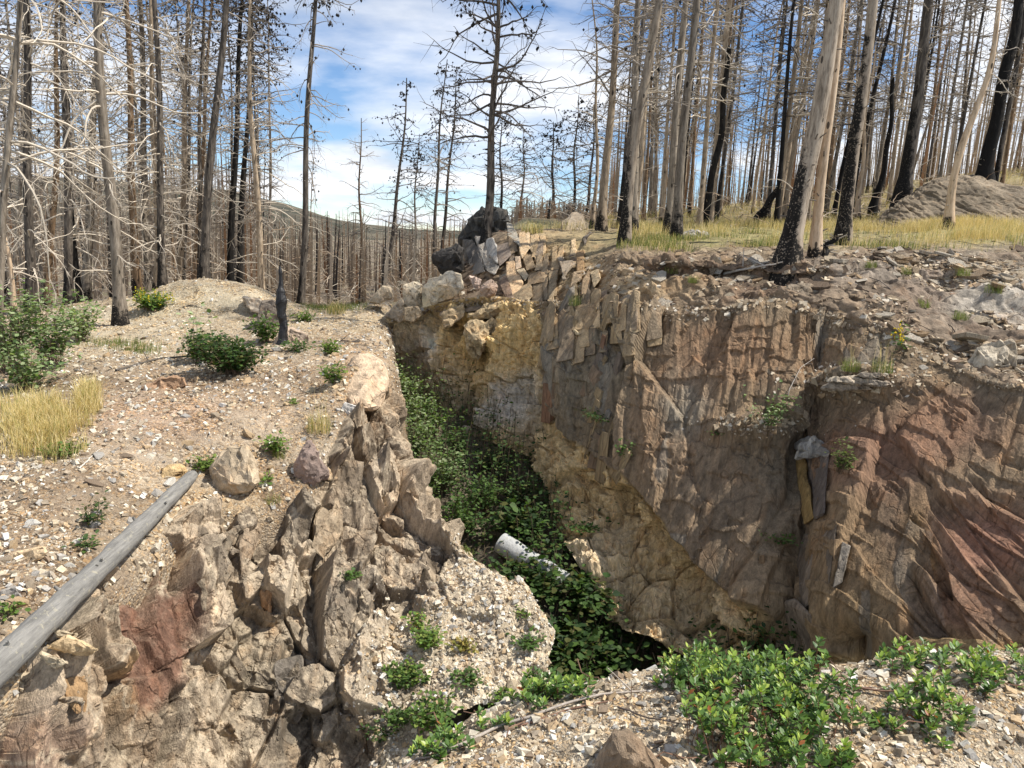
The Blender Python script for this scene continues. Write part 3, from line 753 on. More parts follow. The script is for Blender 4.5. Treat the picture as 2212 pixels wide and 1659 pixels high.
# ---- forest floor reaching to the horizon, from heights at known spots
FP = [P(*c) for c in [
    (965, 585, 17.5), (1060, 508, 17), (1265, 500, 17.2), (1400, 508, 17.6), (1560, 509, 17.8), (1720, 516, 18), (1890, 510, 17.4), (2140, 507, 16), (2500, 512, 15),
    (1300, 490, 24), (1500, 470, 26), (1700, 455, 28), (1900, 435, 28), (2212, 395, 26), (2700, 350, 24), (1100, 492, 30), (1300, 475, 45), (1600, 440, 50), (2000, 395, 50), (2400, 345, 45), (3000, 300, 40),
    (900, 640, 26), (700, 660, 26), (500, 668, 24), (200, 680, 22), (-100, 690, 21), (-500, 700, 20), (900, 585, 45), (900, 560, 70), (600, 575, 80), (200, 575, 80), (-300, 570, 80),
    (1100, 505, 80), (1000, 540, 60), (900, 530, 160), (400, 530, 200), (-300, 500, 200), (1300, 480, 120), (2000, 385, 120), (2600, 320, 120), (1500, 455, 200), (1100, 510, 250)]]
FP = np.array(FP)
extra = np.array([[-12, 14, -2.2], [-6, 14, -2.4], [-3.5, 15, -2.2], [-1.5, 16.5, -1.2], [9, 13, 0.9], [14, 12, 1.8]])
extra[:, 2] += 1.65 - 0.75
FP = np.concatenate([FP, extra])


def tps_fit(X, z):
    r = np.linalg.norm(X[:, None] - X[None], axis=-1); K = np.where(r > 0, r * r * np.log(r + 1e-9), 0)
    n = len(X); A = np.zeros((n + 3, n + 3)); A[:n, :n] = K + 0.5 * np.eye(n); A[:n, n] = 1; A[:n, n + 1:] = X; A[n, :n] = 1; A[n + 1:, :n] = X.T
    return np.linalg.solve(A, np.concatenate([z, [0, 0, 0]]))


FX = np.sign(FP[:, :2]) * np.abs(FP[:, :2]) ** 0.6
CF = tps_fit(FX, FP[:, 2])


def ground_z(x, y):
    q = np.stack([np.sign(x) * np.abs(x) ** 0.6, np.sign(y) * np.abs(y) ** 0.6], -1)
    r = np.linalg.norm(q[..., None, :] - FX, axis=-1)
    return (np.where(r > 0, r * r * np.log(r + 1e-9), 0) @ CF[:-3]) + CF[-3] + q @ CF[-2:]


ug = np.linspace(-1, 1, 220); vg = np.linspace(0, 1, 240)
yy = 16.5 + 283 * vg ** 2.2
XX = ug[None] * (14 + 1.05 * yy[:, None]); YY = yy[:, None] * np.ones_like(XX)
ZZ = ground_z(XX, YY) + 0.08 * fbm(np.stack([XX, YY, 0 * XX], -1) * 0.8, 4, 85) - 0.04 - 0.45 * smooth(21.0 - YY, 0, 3.0)
FLV = np.stack([XX, YY, ZZ], -1)
idx = np.arange(XX.size).reshape(XX.shape)
FQ = np.stack([idx[:-1, :-1], idx[:-1, 1:], idx[1:, 1:], idx[1:, :-1]], -1).reshape(-1, 4)
nn = fbm(FLV * 0.35, 4, 86)[..., None]
rightside = smooth(XX / YY, -0.05, 0.1)[..., None]
fcol = (1 - rightside) * np.array([0.19, 0.15, 0.105]) + rightside * np.array([0.27, 0.215, 0.115])
fcol = fcol * (1 + 0.5 * nn) + np.clip(nn, 0, 1) * np.array([0.0, 0.05, 0.0])
link('forest_floor', mesh_arrays('forest_floor', FLV, [FQ], fcol, M_SOIL, True), kind='structure')

# ---- far hills and land to the horizon
def hills():
    ax = np.linspace(-1.25, 1.25, 260); rr = np.linspace(0, 1, 60)
    dist = 280 + 5200 * rr ** 1.6
    A, D = np.meshgrid(ax, dist)
    X, Y = np.sin(A) * D, np.cos(A) * D
    p = np.stack([X, Y, 0 * X], -1)
    z = -22 - 50 * smooth(D, 280, 900)
    left = smooth(-A, 0.1, 0.62)
    z = z + (100 + 190 * left) * smooth(D, 1200, 3600) * (0.75 + 0.5 * fbm(p / 900, 4, 3)) + 30 * left * smooth(D, 500, 1500) * (0.8 + 0.6 * fbm(p / 300, 3, 8))
    z = z + 26 * smooth(A, 0.0, 0.3) * smooth(700 - D, 0, 400)
    z -= 60 * smooth(D, 4300, 5400)
    V = np.stack([X, Y, z + 1.65], -1)
    i = np.arange(X.size).reshape(X.shape)
    Q = np.stack([i[:-1, :-1], i[:-1, 1:], i[1:, 1:], i[1:, :-1]], -1).reshape(-1, 4)
    m, t, b, o = new_mat('hill_forest', 0.95, 0.05)
    g = t.nodes.new('ShaderNodeTexCoord')
    n = N(t, 'ShaderNodeTexNoise', inp={'Scale': 0.004, 'Detail': 10.0, 'Roughness': 0.72}); L(t, g.outputs['Object'], n.inputs['Vector'])
    r = ramp(t, [(0.36, (0.03, 0.045, 0.03)), (0.5, (0.075, 0.07, 0.055)), (0.62, (0.16, 0.14, 0.10))]); L(t, n.outputs[0], r.inputs[0])
    L(t, r.outputs[0], b.inputs['Base Color'])
    link('hills', mesh_arrays('hills', V, [Q], None, m, True), kind='structure')


hills()

# ------------------------------------------------------------------ rocks
PAL = np.array([(0.60, 0.535, 0.42), (0.66, 0.63, 0.56), (0.49, 0.40, 0.275), (0.46, 0.335, 0.20), (0.38, 0.355, 0.315), (0.31, 0.25, 0.18), (0.54, 0.455, 0.33), (0.22, 0.165, 0.115)])
PALW = np.array([.20, .09, .18, .14, .10, .12, .12, .06])


def hull_mesh(name, pts, col, mat, seed=0, bevel=0.06, cuts=2, amp=0.02, var=0.18):
    """angular rock: faceted hull of the given points, edges worn, faces roughened"""
    pts = np.asarray(pts, float)
    size = np.linalg.norm(pts.max(0) - pts.min(0))
    bm = bmesh.new()
    for p in pts:
        bm.verts.new(p)
    r = bmesh.ops.convex_hull(bm, input=bm.verts[:])
    junk = [g for g in r['geom_interior'] + r['geom_unused'] if isinstance(g, bmesh.types.BMVert)]
    if junk:
        bmesh.ops.delete(bm, geom=list(set(junk)), context='VERTS')
    bmesh.ops.dissolve_limit(bm, angle_limit=0.12, verts=bm.verts[:], edges=bm.edges[:])
    bmesh.ops.bevel(bm, geom=bm.edges[:], offset=bevel * size * 0.35, segments=1, profile=0.6, affect='EDGES', clamp_overlap=True)
    bmesh.ops.triangulate(bm, faces=bm.faces[:])
    for k in range(cuts * 2):
        el = [e for e in bm.edges if e.calc_length() > size * (0.30, 0.18, 0.10, 0.065)[min(k, 3)]]
        if el:
            bmesh.ops.subdivide_edges(bm, edges=el, cuts=1, use_grid_fill=True)
            bmesh.ops.triangulate(bm, faces=bm.faces[:])
    bm.normal_update()
    V = np.array([v.co for v in bm.verts]); Nn = np.array([v.normal for v in bm.verts])
    q = V / size * 5 + seed * 3.7
    cell = np.zeros(len(V))
    if cuts > 1:                                        # broken faces: every chip of the surface has its own height and tilt
        qs = q * np.array([1.2, 1.2, 0.55]) * 0.9
        for sc_, am in ((1.0, 1.0), (2.6, 0.45)):
            f1, f2, r_, v_ = voro(qs * sc_ + 0.2 * fbm(qs * 2, 2, seed + 3)[:, None], seed)
            cell = cell + am * ((r_[:, 0] - .5) * 2 + 1.3 * ((r_[:, 1] - .5) * v_[:, 0] + (r_[:, 2] - .5) * v_[:, 1]) - 1.0 * (1 - smooth(f2 - f1, 0, .1)))
    V = V + Nn * (amp * size * (fbm(q, 4, seed) + 0.6 * fbm(q * np.array([1, 1, 3.0]), 3, seed + 5, ridged=True) - 0.3 + 0.9 * cell))[:, None]
    F = np.array([[v.index for v in f.verts] for f in bm.faces]) if bm.verts.index_update() is None else None
    bm.free()
    c = np.asarray(col) * (1 + var * 1.9 * fbm(q * 0.7 + 4, 3, seed + 9) + 0.10 * cell)[:, None]
    return mesh_arrays(name, V, [F], np.clip(c, 0.01, 0.9), mat)


NROCK = [0]


def outline_pts(patch, outl, proud, thick, d=None, shrink=0.8, lean=(0, 0)):
    """outline seen in the photo laid on the surface it belongs to, with real thickness behind it"""
    o = np.array(outl, float)
    if d is None:
        dd = np.array([patch.depth(x, y) for x, y in o])
        A = np.c_[o, np.ones(len(o))]; cf, *_ = np.linalg.lstsq(A, dd, rcond=None); dd = 0.6 * (A @ cf) + 0.4 * dd
        dd = dd - proud
    else:
        dd = np.broadcast_to(np.asarray(d, float), len(o)).copy()
    c = o.mean(0); dc = dd.mean()
    front = P(o[:, 0], o[:, 1], dd)
    ob = c + (o - c) * shrink + np.array(lean)
    back = P(ob[:, 0], ob[:, 1], dd + thick)
    mid = P(*(c + (o - c) * 1.02).T, dd + thick * 0.35)
    return front, mid, back, c, dc


def slab(parent, patch, outl, col, proud=0.06, thick=0.25, name='slab', mat=None, bulge=None, bev=0.05, amp=0.02, **kw):
    NROCK[0] += 1
    f, m, b, c, dc = outline_pts(patch, outl, proud, thick, kw.pop('d', None), kw.pop('shrink', 0.8), kw.pop('lean', (0, 0)))
    pts = [f, m, b]
    if bulge:
        pts.append(np.array([P(x, y, dc - z) for x, y, z in bulge]))
    pts = np.concatenate(pts)
    org = np.array([*pts[:, :2].mean(0), pts[:, 2].min()])
    me = hull_mesh(name, pts - org, col, mat or M_SCHIST, NROCK[0], bev, 2, amp)
    return link(name, me, parent, loc=org, **kw)


def zz(k, lst):
    """zoomed crop position to photo position"""
    ox, oy, s = {'left': (0, 829.5, .5), 'right': (1468.9, 829.5, .5), 'out': (950.5, 388.8, .2083), 'och': (777.6, 561.6, .2083), 'mid': (734.4, 0, .5)}[k]
    return [(ox + x * s, oy + y * s) for x, y in lst]


# slabs of the left face
RED, DRK, TAN, ORG, GRY, PNK = (0.20, 0.105, 0.07), (0.15, 0.13, 0.11), (0.50, 0.40, 0.27), (0.42, 0.24, 0.10), (0.30, 0.275, 0.24), (0.44, 0.30, 0.215)
for pts, col, pr, th in [
    ([(880, 720), (1000, 640), (1050, 590), (960, 900), (880, 980), (860, 850)], (0.22, 0.18, 0.13), 0.10, 0.3),
    ([(1050, 640), (1140, 555), (1150, 640), (1060, 800), (1020, 780)], (0.33, 0.25, 0.17), 0.14, 0.3),
    ([(1120, 900), (1175, 810), (1165, 1000), (1130, 960)], (0.44, 0.25, 0.12), 0.14, 0.2),
    ([(260, 1270), (390, 1250), (380, 1440), (290, 1390)], (0.36, 0.225, 0.11), 0.06, 0.3),
    ([(1180, 1200), (1300, 1170), (1330, 1330), (1290, 1480), (1200, 1420)], (0.19, 0.165, 0.135), 0.12, 0.4),
    ([(1370, 560), (1480, 450), (1486, 640), (1400, 760), (1340, 700)], (0.35, 0.27, 0.18), 0.12, 0.3),
    ([(1400, 180), (1470, 130), (1480, 400), (1420, 420), (1395, 300)], (0.47, 0.35, 0.22), 0.06, 0.3)]:
    slab(face_o, face, zz('left', pts), np.array(col) * .9 + .1 * np.array([.37, .29, .2]), pr * .2 - .03, th, mat=M_CLIFF, amp=0.022, bev=0.03)
# pale rounded knob crowning the pillar
slab(face_o, face, [(748, 800), (762, 772), (790, 762), (822, 772), (840, 800), (838, 840), (815, 880), (770, 890), (745, 850)], (0.56, 0.42, 0.285), 0.06, 0.5, mat=M_OCHRE, bulge=[(795, 815, 0.16)], bev=0.2, amp=0.012)

# slabs of the right wall
for pts, col, pr, th in [
    ([(490, 290), (540, 288), (580, 580), (535, 610)], (0.36, 0.235, 0.09), 0.14, 0.25), ([(545, 290), (640, 310), (620, 560), (582, 582)], (0.17, 0.135, 0.11), 0.10, 0.25),
    ([(490, 255), (560, 225), (650, 290), (640, 322), (540, 290), (495, 285)], (0.37, 0.335, 0.29), 0.20, 0.35),
    ([(340, 740), (370, 730), (410, 1180), (350, 1150)], (0.28, 0.19, 0.115), 0.20, 0.2), ([(450, 940), (500, 925), (570, 1000), (560, 1220), (480, 1180)], (0.27, 0.215, 0.16), 0.26, 0.25),
    ([(530, 650), (680, 600), (640, 900), (530, 980), (500, 760)], (0.235, 0.185, 0.135), 0.08, 0.3), ([(660, 880), (700, 680), (735, 700), (700, 860)], (0.29, 0.25, 0.20), 0.14, 0.2),
    ([(960, 1120), (1050, 1090), (1290, 1110), (1486, 1190), (1486, 1270), (960, 1270)], (0.36, 0.25, 0.125), 0.24, 0.5)]:
    slab(wall_o, wall, zz('right', pts), np.array(col) * .95, pr * .45, th, amp=0.008, bev=0.03)
for pts, col, pr, th in [
    ([(1400, 1300), (1600, 1280), (1640, 1400), (1540, 1560), (1430, 1500)], (0.37, 0.26, 0.15), 0.10, 0.3), ([(1300, 1540), (1390, 1540), (1470, 1600), (1400, 1610)], (0.55, 0.44, 0.27), 0.22, 0.25),
    ([(1280, 1420), (1400, 1400), (1420, 1510), (1320, 1540)], (0.30, 0.25, 0.18), 0.10, 0.3)]:
    slab(wall_o, wall, zz('out', pts), col, pr * .35, th, amp=0.008)

# steep thin plates standing proud all over the schist, as it splits
plates = []
for k in range(8):
    a = rng.uniform(0.8, 1.2, (8, 3)) * np.array([[sx * (1 if sz < 0 else rng.uniform(.35, .95)), sy, sz] for sx in (-1, 1) for sy in (-1, 1) for sz in (-1, 1)])
    tone = rng.choice([0, 1, 2, 3, 4]); tc_ = [(0.26, 0.185, 0.12), (0.22, 0.175, 0.135), (0.29, 0.17, 0.105), (0.30, 0.26, 0.205), (0.34, 0.25, 0.14)][tone]
    plates.append(hull_mesh('plate', a * np.array([0.10, 0.03, 0.27]), np.array(tc_) * .92, M_SCHIST, 200 + k, 0.02, 1, 0.004))
wgt = sch * (1 - kb) * smooth(wall.Vv, 0.02, 0.05) * (0.25 + 1.4 * np.exp(-((wall.px - 1290) / 130) ** 2) + 1.2 * np.exp(-((wall.px - 1720) / 70) ** 2) + 0.8 * np.exp(-((wall.py - 740) / 60) ** 2))
pp, pn, ppx, ppy = wall.scatter(34, wgt * (wall.px < 1340))
for k in range(len(pp)):
    o = link('plate', plates[k % 8], wall_o)
    yaw = math.atan2(pn[k][1], pn[k][0]) + math.pi / 2 + rng.normal(0, .18)
    s = rng.uniform(0.45, 1.25)
    o.matrix_local = Matrix.Translation([float(v) for v in pp[k] - pn[k] * 0.035 * s]) @ Matrix.Rotation(yaw, 4, 'Z') @ Matrix.Rotation(rng.normal(-0.16, .07), 4, 'X') @ Matrix.Rotation(rng.normal(0.12, .12), 4, 'Y') @ Matrix.Diagonal((s * rng.uniform(.5, 1.2), s, s * rng.uniform(.5, 1.3), 1))

# jagged upright slabs along the top of the wall
for k in range(34):
    x, y = rng.uniform(1175, 1420), rng.uniform(655, 745)
    y += max(0, (1260 - x)) * .25
    w_, h_ = rng.uniform(7, 19), rng.uniform(20, 52); ln = rng.uniform(-3, 10)
    slab(wall_o, wall, [(x - w_, y + h_), (x + w_, y + h_ * .85), (x + w_ * .9 + ln, y - h_ * rng.uniform(.5, 1)), (x + ln, y - h_), (x - w_ * .6 + ln, y - h_ * .7)], np.array([(0.46, .33, .19), (0.34, .255, .155), (0.40, .29, .165), (0.27, .205, .135)])[k % 4], rng.uniform(-.03, .05), .25, amp=0.005, bev=0.02)

# the broken slab outcrop under the lone pine: one thing of many slabs
oc = P(1150, 560, 13.6); oc[2] -= 0.6
outcrop = link('slab_outcrop', None, label='upended tan and grey schist slabs stacked on the crest below the lone pine', cat='rock outcrop', loc=oc)
for pts, col, pr, th in [
    ([(375, 610), (440, 605), (480, 760), (600, 880), (560, 960), (470, 930), (400, 740)], (0.46, 0.41, 0.34), .30, .5), ([(470, 620), (550, 612), (585, 700), (590, 850), (510, 760)], (0.47, 0.44, 0.39), .26, .4),
    ([(250, 640), (340, 630), (400, 720), (450, 930), (330, 970), (260, 800)], (0.20, 0.18, 0.155), .30, .5), ([(590, 690), (710, 660), (730, 780), (620, 880), (590, 800)], (0.31, 0.245, 0.19), .24, .4),
    ([(700, 450), (740, 460), (800, 560), (830, 680), (790, 640), (710, 580)], (0.38, 0.345, 0.28), .30, .3), ([(715, 590), (800, 640), (800, 730), (740, 760), (715, 680)], (0.26, 0.19, 0.12), .24, .3),
    ([(820, 560), (880, 540), (920, 700), (850, 800), (820, 680)], (0.52, 0.38, 0.23), .22, .4), ([(890, 560), (925, 545), (935, 700), (905, 720)], (0.55, 0.42, 0.27), .26, .3),
    ([(940, 590), (1010, 570), (1050, 700), (1000, 830), (940, 720)], (0.50, 0.37, 0.22), .20, .4), ([(1040, 590), (1090, 580), (1100, 720), (1060, 800)], (0.52, 0.38, 0.22), .18, .3),
    ([(690, 870), (770, 855), (850, 1060), (830, 1130), (750, 1180), (700, 1000)], (0.56, 0.39, 0.23), .34, .4), ([(780, 800), (830, 795), (840, 900), (790, 920)], (0.56, 0.42, 0.29), .34, .3),
    ([(800, 940), (870, 920), (915, 990), (880, 1040)], (0.48, 0.38, 0.25), .34, .3), ([(860, 800), (940, 790), (980, 900), (900, 930)], (0.36, 0.26, 0.155), .24, .3),
    ([(920, 990), (1030, 950), (1100, 990), (1080, 1050), (920, 1080)], (0.38, 0.27, 0.16), .26, .4), ([(1100, 860), (1240, 830), (1230, 930), (1110, 960)], (0.32, 0.23, 0.14), .2, .4),
    ([(1290, 460), (1370, 380), (1450, 365), (1490, 480), (1470, 600), (1410, 830), (1290, 980), (1230, 780), (1280, 640)], (0.31, 0.25, 0.18), .40, .5),
    ([(1130, 980), (1220, 940), (1220, 1040), (1170, 1240), (1125, 1250)], (0.33, 0.25, 0.155), .26, .4), ([(1010, 1060), (1110, 1010), (1115, 1230), (1070, 1240)], (0.28, 0.215, 0.14), .24, .4),
    ([(610, 1060), (690, 1000), (770, 1260), (700, 1250)], (0.235, 0.165, 0.115), .30, .4), ([(740, 1150), (850, 1130), (930, 1080), (950, 1200), (870, 1290), (770, 1250)], (0.34, 0.255, 0.155), .26, .5),
    ([(950, 1100), (1050, 1070), (1060, 1260), (950, 1270)], (0.32, 0.24, 0.15), .22, .4), ([(1420, 760), (1490, 740), (1490, 950), (1420, 950)], (0.42, 0.27, 0.135), .26, .4),
    ([(1390, 960), (1480, 940), (1460, 1030), (1360, 1100)], (0.54, 0.40, 0.25), .26, .3), ([(1480, 1050), (1540, 930), (1560, 1050), (1540, 1180), (1470, 1170)], (0.35, 0.25, 0.15), .24, .3),
    ([(1560, 960), (1640, 930), (1660, 1020), (1600, 1100)], (0.50, 0.38, 0.23), .2, .3), ([(1480, 460), (1560, 450), (1600, 560), (1500, 640)], (0.17, 0.14, 0.11), .2, .4)]:
    pts = [(np.mean([q[0] for q in pts]) + (x - np.mean([q[0] for q in pts])) * 1.14, np.mean([q[1] for q in pts]) + (y - np.mean([q[1] for q in pts])) * 1.14) for x, y in pts]
    o = slab(outcrop, bench, zz('out', pts), np.array(col) * .97, pr * .7 - .04, th, mat=M_SCHIST, amp=0.005, bev=0.02, shrink=.92)
    o.location = o.location - outcrop.location
for k in range(16):                                                 # smaller upright splinters between them
    x, y = rng.uniform(1090, 1330), rng.uniform(520, 690)
    w_, h_ = rng.uniform(5, 12), rng.uniform(14, 34); ln = rng.uniform(-4, 8)
    o = slab(outcrop, bench, [(x - w_, y + h_), (x + w_, y + h_ * .9), (x + w_ * .8 + ln, y - h_), (x - w_ * .4 + ln, y - h_ * .8)], np.array([(0.5, .37, .22), (0.36, .27, .17), (0.42, .30, .17), (0.27, .21, .15)])[k % 4], rng.uniform(.02, .12), .25, mat=M_SCHIST, amp=0.005, bev=0.02)
    o.location = o.location - outcrop.location


def boulder(outl, d, col, label, bulge=None, thick=0.5, mat=None, name='boulder', cat='boulder', amp=0.026, bev=0.06, group=None):
    return slab(None, None, outl, col, 0, thick, name, mat or M_STONE, bulge, bev, amp, d=d, label=label, cat=cat, group=group, shrink=0.75)


boulder(zz('out', [(330, 380), (430, 290), (530, 280), (650, 360), (700, 430), (710, 640), (480, 660), (210, 660), (250, 560), (330, 480)]), 16.6, (0.085, 0.08, 0.07), 'large dark weathered boulder behind the lone pine on the crest', [(1040, 470, .2)], 1.3, M_SCHIST, amp=0.045, bev=.03)
boulder(zz('out', [(-60, 790), (180, 665), (245, 720), (250, 960), (60, 975), (-40, 900)]), 14.9, (0.05, 0.045, 0.04), 'blackened rock jutting left under the lone pine', [(985, 545, .25)], 0.8)
boulder(zz('och', [(650, 290), (720, 190), (950, 120), (1050, 150), (1065, 300), (900, 430), (760, 490)]), 13.6, (0.68, 0.58, 0.42), 'blocky cream boulder on the gully rim with dark hollow beside it', [(960, 615, .2)], 0.8, M_OCHRE, amp=0.018, bev=.03)
boulder(zz('och', [(450, 270), (560, 220), (640, 260), (630, 480), (545, 600), (455, 530)]), 13.9, (0.64, 0.54, 0.39), 'tall cream boulder left of the dark hollow on the rim', [(890, 640, .15)], 0.7, M_OCHRE, amp=0.018, bev=.03)
boulder(zz('och', [(255, 585), (440, 400), (465, 620), (400, 650)]), 13.8, (0.37, 0.30, 0.215), 'triangular brown slab leaning against the cream boulders', None, 0.35)
boulder(zz('och', [(460, 500), (600, 480), (645, 560), (545, 655), (460, 620)]), 13.5, (0.40, 0.31, 0.20), 'brown block wedged under the tall cream boulder', None, 0.4)
boulder(zz('och', [(90, 440), (230, 265), (310, 290), (330, 390), (200, 450)]), 14.9, (0.46, 0.37, 0.255), 'small brown topped rock at the gully head', None, 0.5)
boulder(zz('och', [(380, 230), (440, 205), (490, 235), (460, 265)]), 14.6, (0.42, 0.36, 0.27), 'flat chip of rock perched on the gully rim', None, 0.25)
boulder(zz('och', [(1120, 570), (1300, 440), (1500, 405), (1565, 490), (1400, 620), (1220, 650)]), 12.6, (0.44, 0.33, 0.19), 'rounded ochre block under the slab outcrop', [(1055, 670, .2)], 0.8, M_OCHRE, amp=0.03, bev=0.1)
boulder(zz('och', [(1090, 660), (1390, 620), (1435, 750), (1380, 860), (1200, 1045), (1090, 950)]), 12.38, (0.46, 0.35, 0.205), 'bulging ochre lump in the middle of the yellow wall', [(1035, 735, .22)], 0.8, M_OCHRE, amp=0.04, bev=0.1)
boulder(zz('och', [(830, 570), (1090, 440), (1085, 590), (880, 710)]), 13.0, (0.42, 0.31, 0.18), 'ochre wedge below the blocky cream boulder', None, 0.6, M_OCHRE, amp=0.03)
boulder(zz('out', [(305, 1000), (430, 1030), (400, 1150), (340, 1115)]), 12.9, (0.45, 0.34, 0.27), 'small pinkish stone at the foot of the grey slabs', None, 0.35)
boulder(zz('out', [(430, 1085), (540, 1015), (605, 1100), (570, 1190), (490, 1225), (410, 1145)]), 12.75, (0.36, 0.265, 0.20), 'angular mauve brown stone beside the small pinkish one', [(1055, 618, .12)], 0.45)
boulder([(462, 1062), (455, 1010), (495, 965), (535, 963), (552, 1000), (560, 1040), (530, 1068), (490, 1072)], 7.05, (0.47, 0.37, 0.25), 'angular tan boulder at the upper end of the fallen log', [(515, 1000, .06), (500, 1045, .12), (540, 1045, .10)], 0.45, amp=0.016, bev=0.03)
boulder([(460, 1066), (500, 1064), (520, 1072), (470, 1076)], 7.05, (0.38, 0.25, 0.15), 'thin slate under the angular tan boulder', None, 0.2, name='slate', cat='stone')
boulder([(275, 1020), (300, 1005), (395, 1005), (405, 1020), (380, 1060), (290, 1062)], 7.0, (0.58, 0.41, 0.21), 'orange stained block beside the upper end of the log', [(340, 1030, .08)], 0.35, M_OCHRE)
boulder([(632, 1010), (668, 955), (690, 985), (712, 1020), (708, 1030), (665, 1062), (640, 1052)], 7.45, (0.27, 0.20, 0.165), 'pointed stone with rusty red face above the rock face', [(665, 1000, .1), (690, 1030, .06)], 0.35)
boulder([(1285, 1659), (1312, 1590), (1332, 1572), (1360, 1578), (1420, 1640), (1445, 1690), (1270, 1700)], 2.55, (0.25, 0.185, 0.125), 'brown striped stone set in the foreground gravel', [(1345, 1630, .06), (1325, 1585, .04)], 0.3, M_SCHIST, amp=0.015)
boulder([(590, 750), (600, 728), (625, 708), (665, 720), (668, 745), (640, 752)], 11.6, (0.44, 0.34, 0.25), 'pinkish brown stone at the foot of the charred snag', None, 0.5)
boulder([(556, 690), (565, 650), (590, 645), (610, 668), (612, 700), (575, 712)], 12.9, (0.22, 0.18, 0.14), 'dark brown rock behind the charred snag', None, 0.6)
boulder([(520, 640), (560, 645), (600, 668), (590, 690), (540, 670)], 13.9, (0.50, 0.42, 0.32), 'pale ridge of rock on the mound flank', None, 0.6)
boulder([(300, 840), (345, 815), (395, 812), (405, 835), (350, 855)], 8.7, (0.36, 0.23, 0.14), 'flat rust brown rock in the gravel below the green shrub', None, 0.3)
boulder([(10, 1212), (30, 1195), (95, 1178), (100, 1195), (50, 1228), (20, 1232)], 5.35, (0.56, 0.42, 0.26), 'tan flat stone above the log near the picture edge', None, 0.2)
boulder([(45, 1250), (110, 1235), (120, 1250), (75, 1270)], 5.2, (0.38, 0.33, 0.26), 'grey flat stone just above the log', None, 0.18)
boulder([(0, 1275), (35, 1265), (58, 1310), (30, 1330), (0, 1310)], 4.95, (0.33, 0.30, 0.26), 'grey foliated stone under the flat grey one', None, 0.2)
boulder([(100, 1398), (145, 1372), (215, 1402), (200, 1415), (135, 1412)], 4.55, (0.58, 0.43, 0.25), 'pale orange slab sticking out below the log', None, 0.25, name='slate', cat='stone')
boulder([(88, 1410), (150, 1432), (122, 1444), (100, 1430)], 4.45, (0.50, 0.41, 0.28), 'second tan slab below the log, under the pale orange one', None, 0.22, name='slate', cat='stone')
boulder([(120, 1362), (170, 1368), (165, 1380), (125, 1376)], 4.65, (0.46, 0.38, 0.26), 'thin tan slab tucked close beneath the log', None, 0.22, name='slate', cat='stone')
boulder([(730, 895), (745, 868), (772, 878), (775, 890), (745, 900)], 8.35, (0.60, 0.56, 0.50), 'whitish stone on the crest of the pillar', None, 0.18)
boulder([(1470, 505), (1490, 497), (1525, 502), (1535, 516), (1490, 520)], 14.6, (0.36, 0.34, 0.30), 'pale flat rock in the grass below the thin pines', None, 0.6)
kx = [1830, 1880, 1920, 1960, 2010, 2090, 2180, 2260, 2340, 2400]; ky = [512, 492, 460, 427, 394, 381, 398, 436, 490, 520]
knoll = Patch(grid([[(x - 10, max(y + 60, 525), 16.2) for x, y in zip(kx, ky)], [(x, y * .5 + 262, 16.8) for x, y in zip(kx, ky)], [(x, y * .8 + 88, 17.4) for x, y in zip(kx, ky)], [(x, y, 18.6) for x, y in zip(kx, ky)], [(x, y + 12, 20.5) for x, y in zip(kx, ky)], [(x, y + 110, 22.5) for x, y in zip(kx, ky)]]), 260, 220)
if knoll.Nrm[..., 2].mean() < 0:
    knoll.Nrm = -knoll.Nrm
k1_, kr_, _ = facets(knoll.S, rotm(.3, .25, .4), (1.4, 1.0, .5), .05, 351, .5, .2, .06); k2_, _, _ = facets(knoll.S, rotm(.3, .25, .4), (.3, .25, .08), .03, 352, .6, .2, .1)
knoll.V = knoll.S + knoll.Nrm * (k1_ + k2_ + .12 * fbm(knoll.S * 1.2, 4, 353))[..., None]
knoll.col = np.array([0.245, 0.195, 0.135]) * (.7 + .35 * kr_[..., :1] + .7 * fbm(knoll.S * 1.6, 4, 354)[..., None])
o_ = P(2080, 520, 17.5); knoll.V = knoll.V - o_
knoll.refresh = lambda: None
knoll.build('bedrock_knoll', M_STONE, label='broad domed grey bedrock knoll behind the yellow grass', cat='rock', loc=o_)
boulder([(1720, 478), (1760, 465), (1800, 468), (1790, 490), (1730, 492)], 21.5, (0.20, 0.175, 0.14), 'low dark rock in the grass behind the scorched pines', None, 1.2)
boulder([(1690, 655), (1700, 620), (1740, 612), (1772, 625), (1772, 680), (1700, 690)], 9.45, (0.26, 0.205, 0.145), 'squared block of schist at the lip of the wall', None, 0.6, M_SCHIST)
boulder([(1975, 610), (1990, 582), (2030, 585), (2045, 605), (2020, 632), (1985, 640)], 10.4, (0.27, 0.215, 0.165), 'brown boulder half buried in the slope under the grass', None, 0.5)
boulder([(2085, 790), (2110, 745), (2190, 735), (2200, 800), (2150, 830), (2095, 830)], 7.85, (0.43, 0.37, 0.28), 'pale capped block at the upper right lip of the wall', [(2140, 780, .15)], 0.5, M_SCHIST)
boulder([(1718, 992), (1727, 960), (1760, 942), (1800, 975), (1790, 990), (1745, 985)], 8.15, (0.40, 0.365, 0.31), 'grey flat rock capping the orange pillar in the wall', None, 0.3, M_SCHIST)
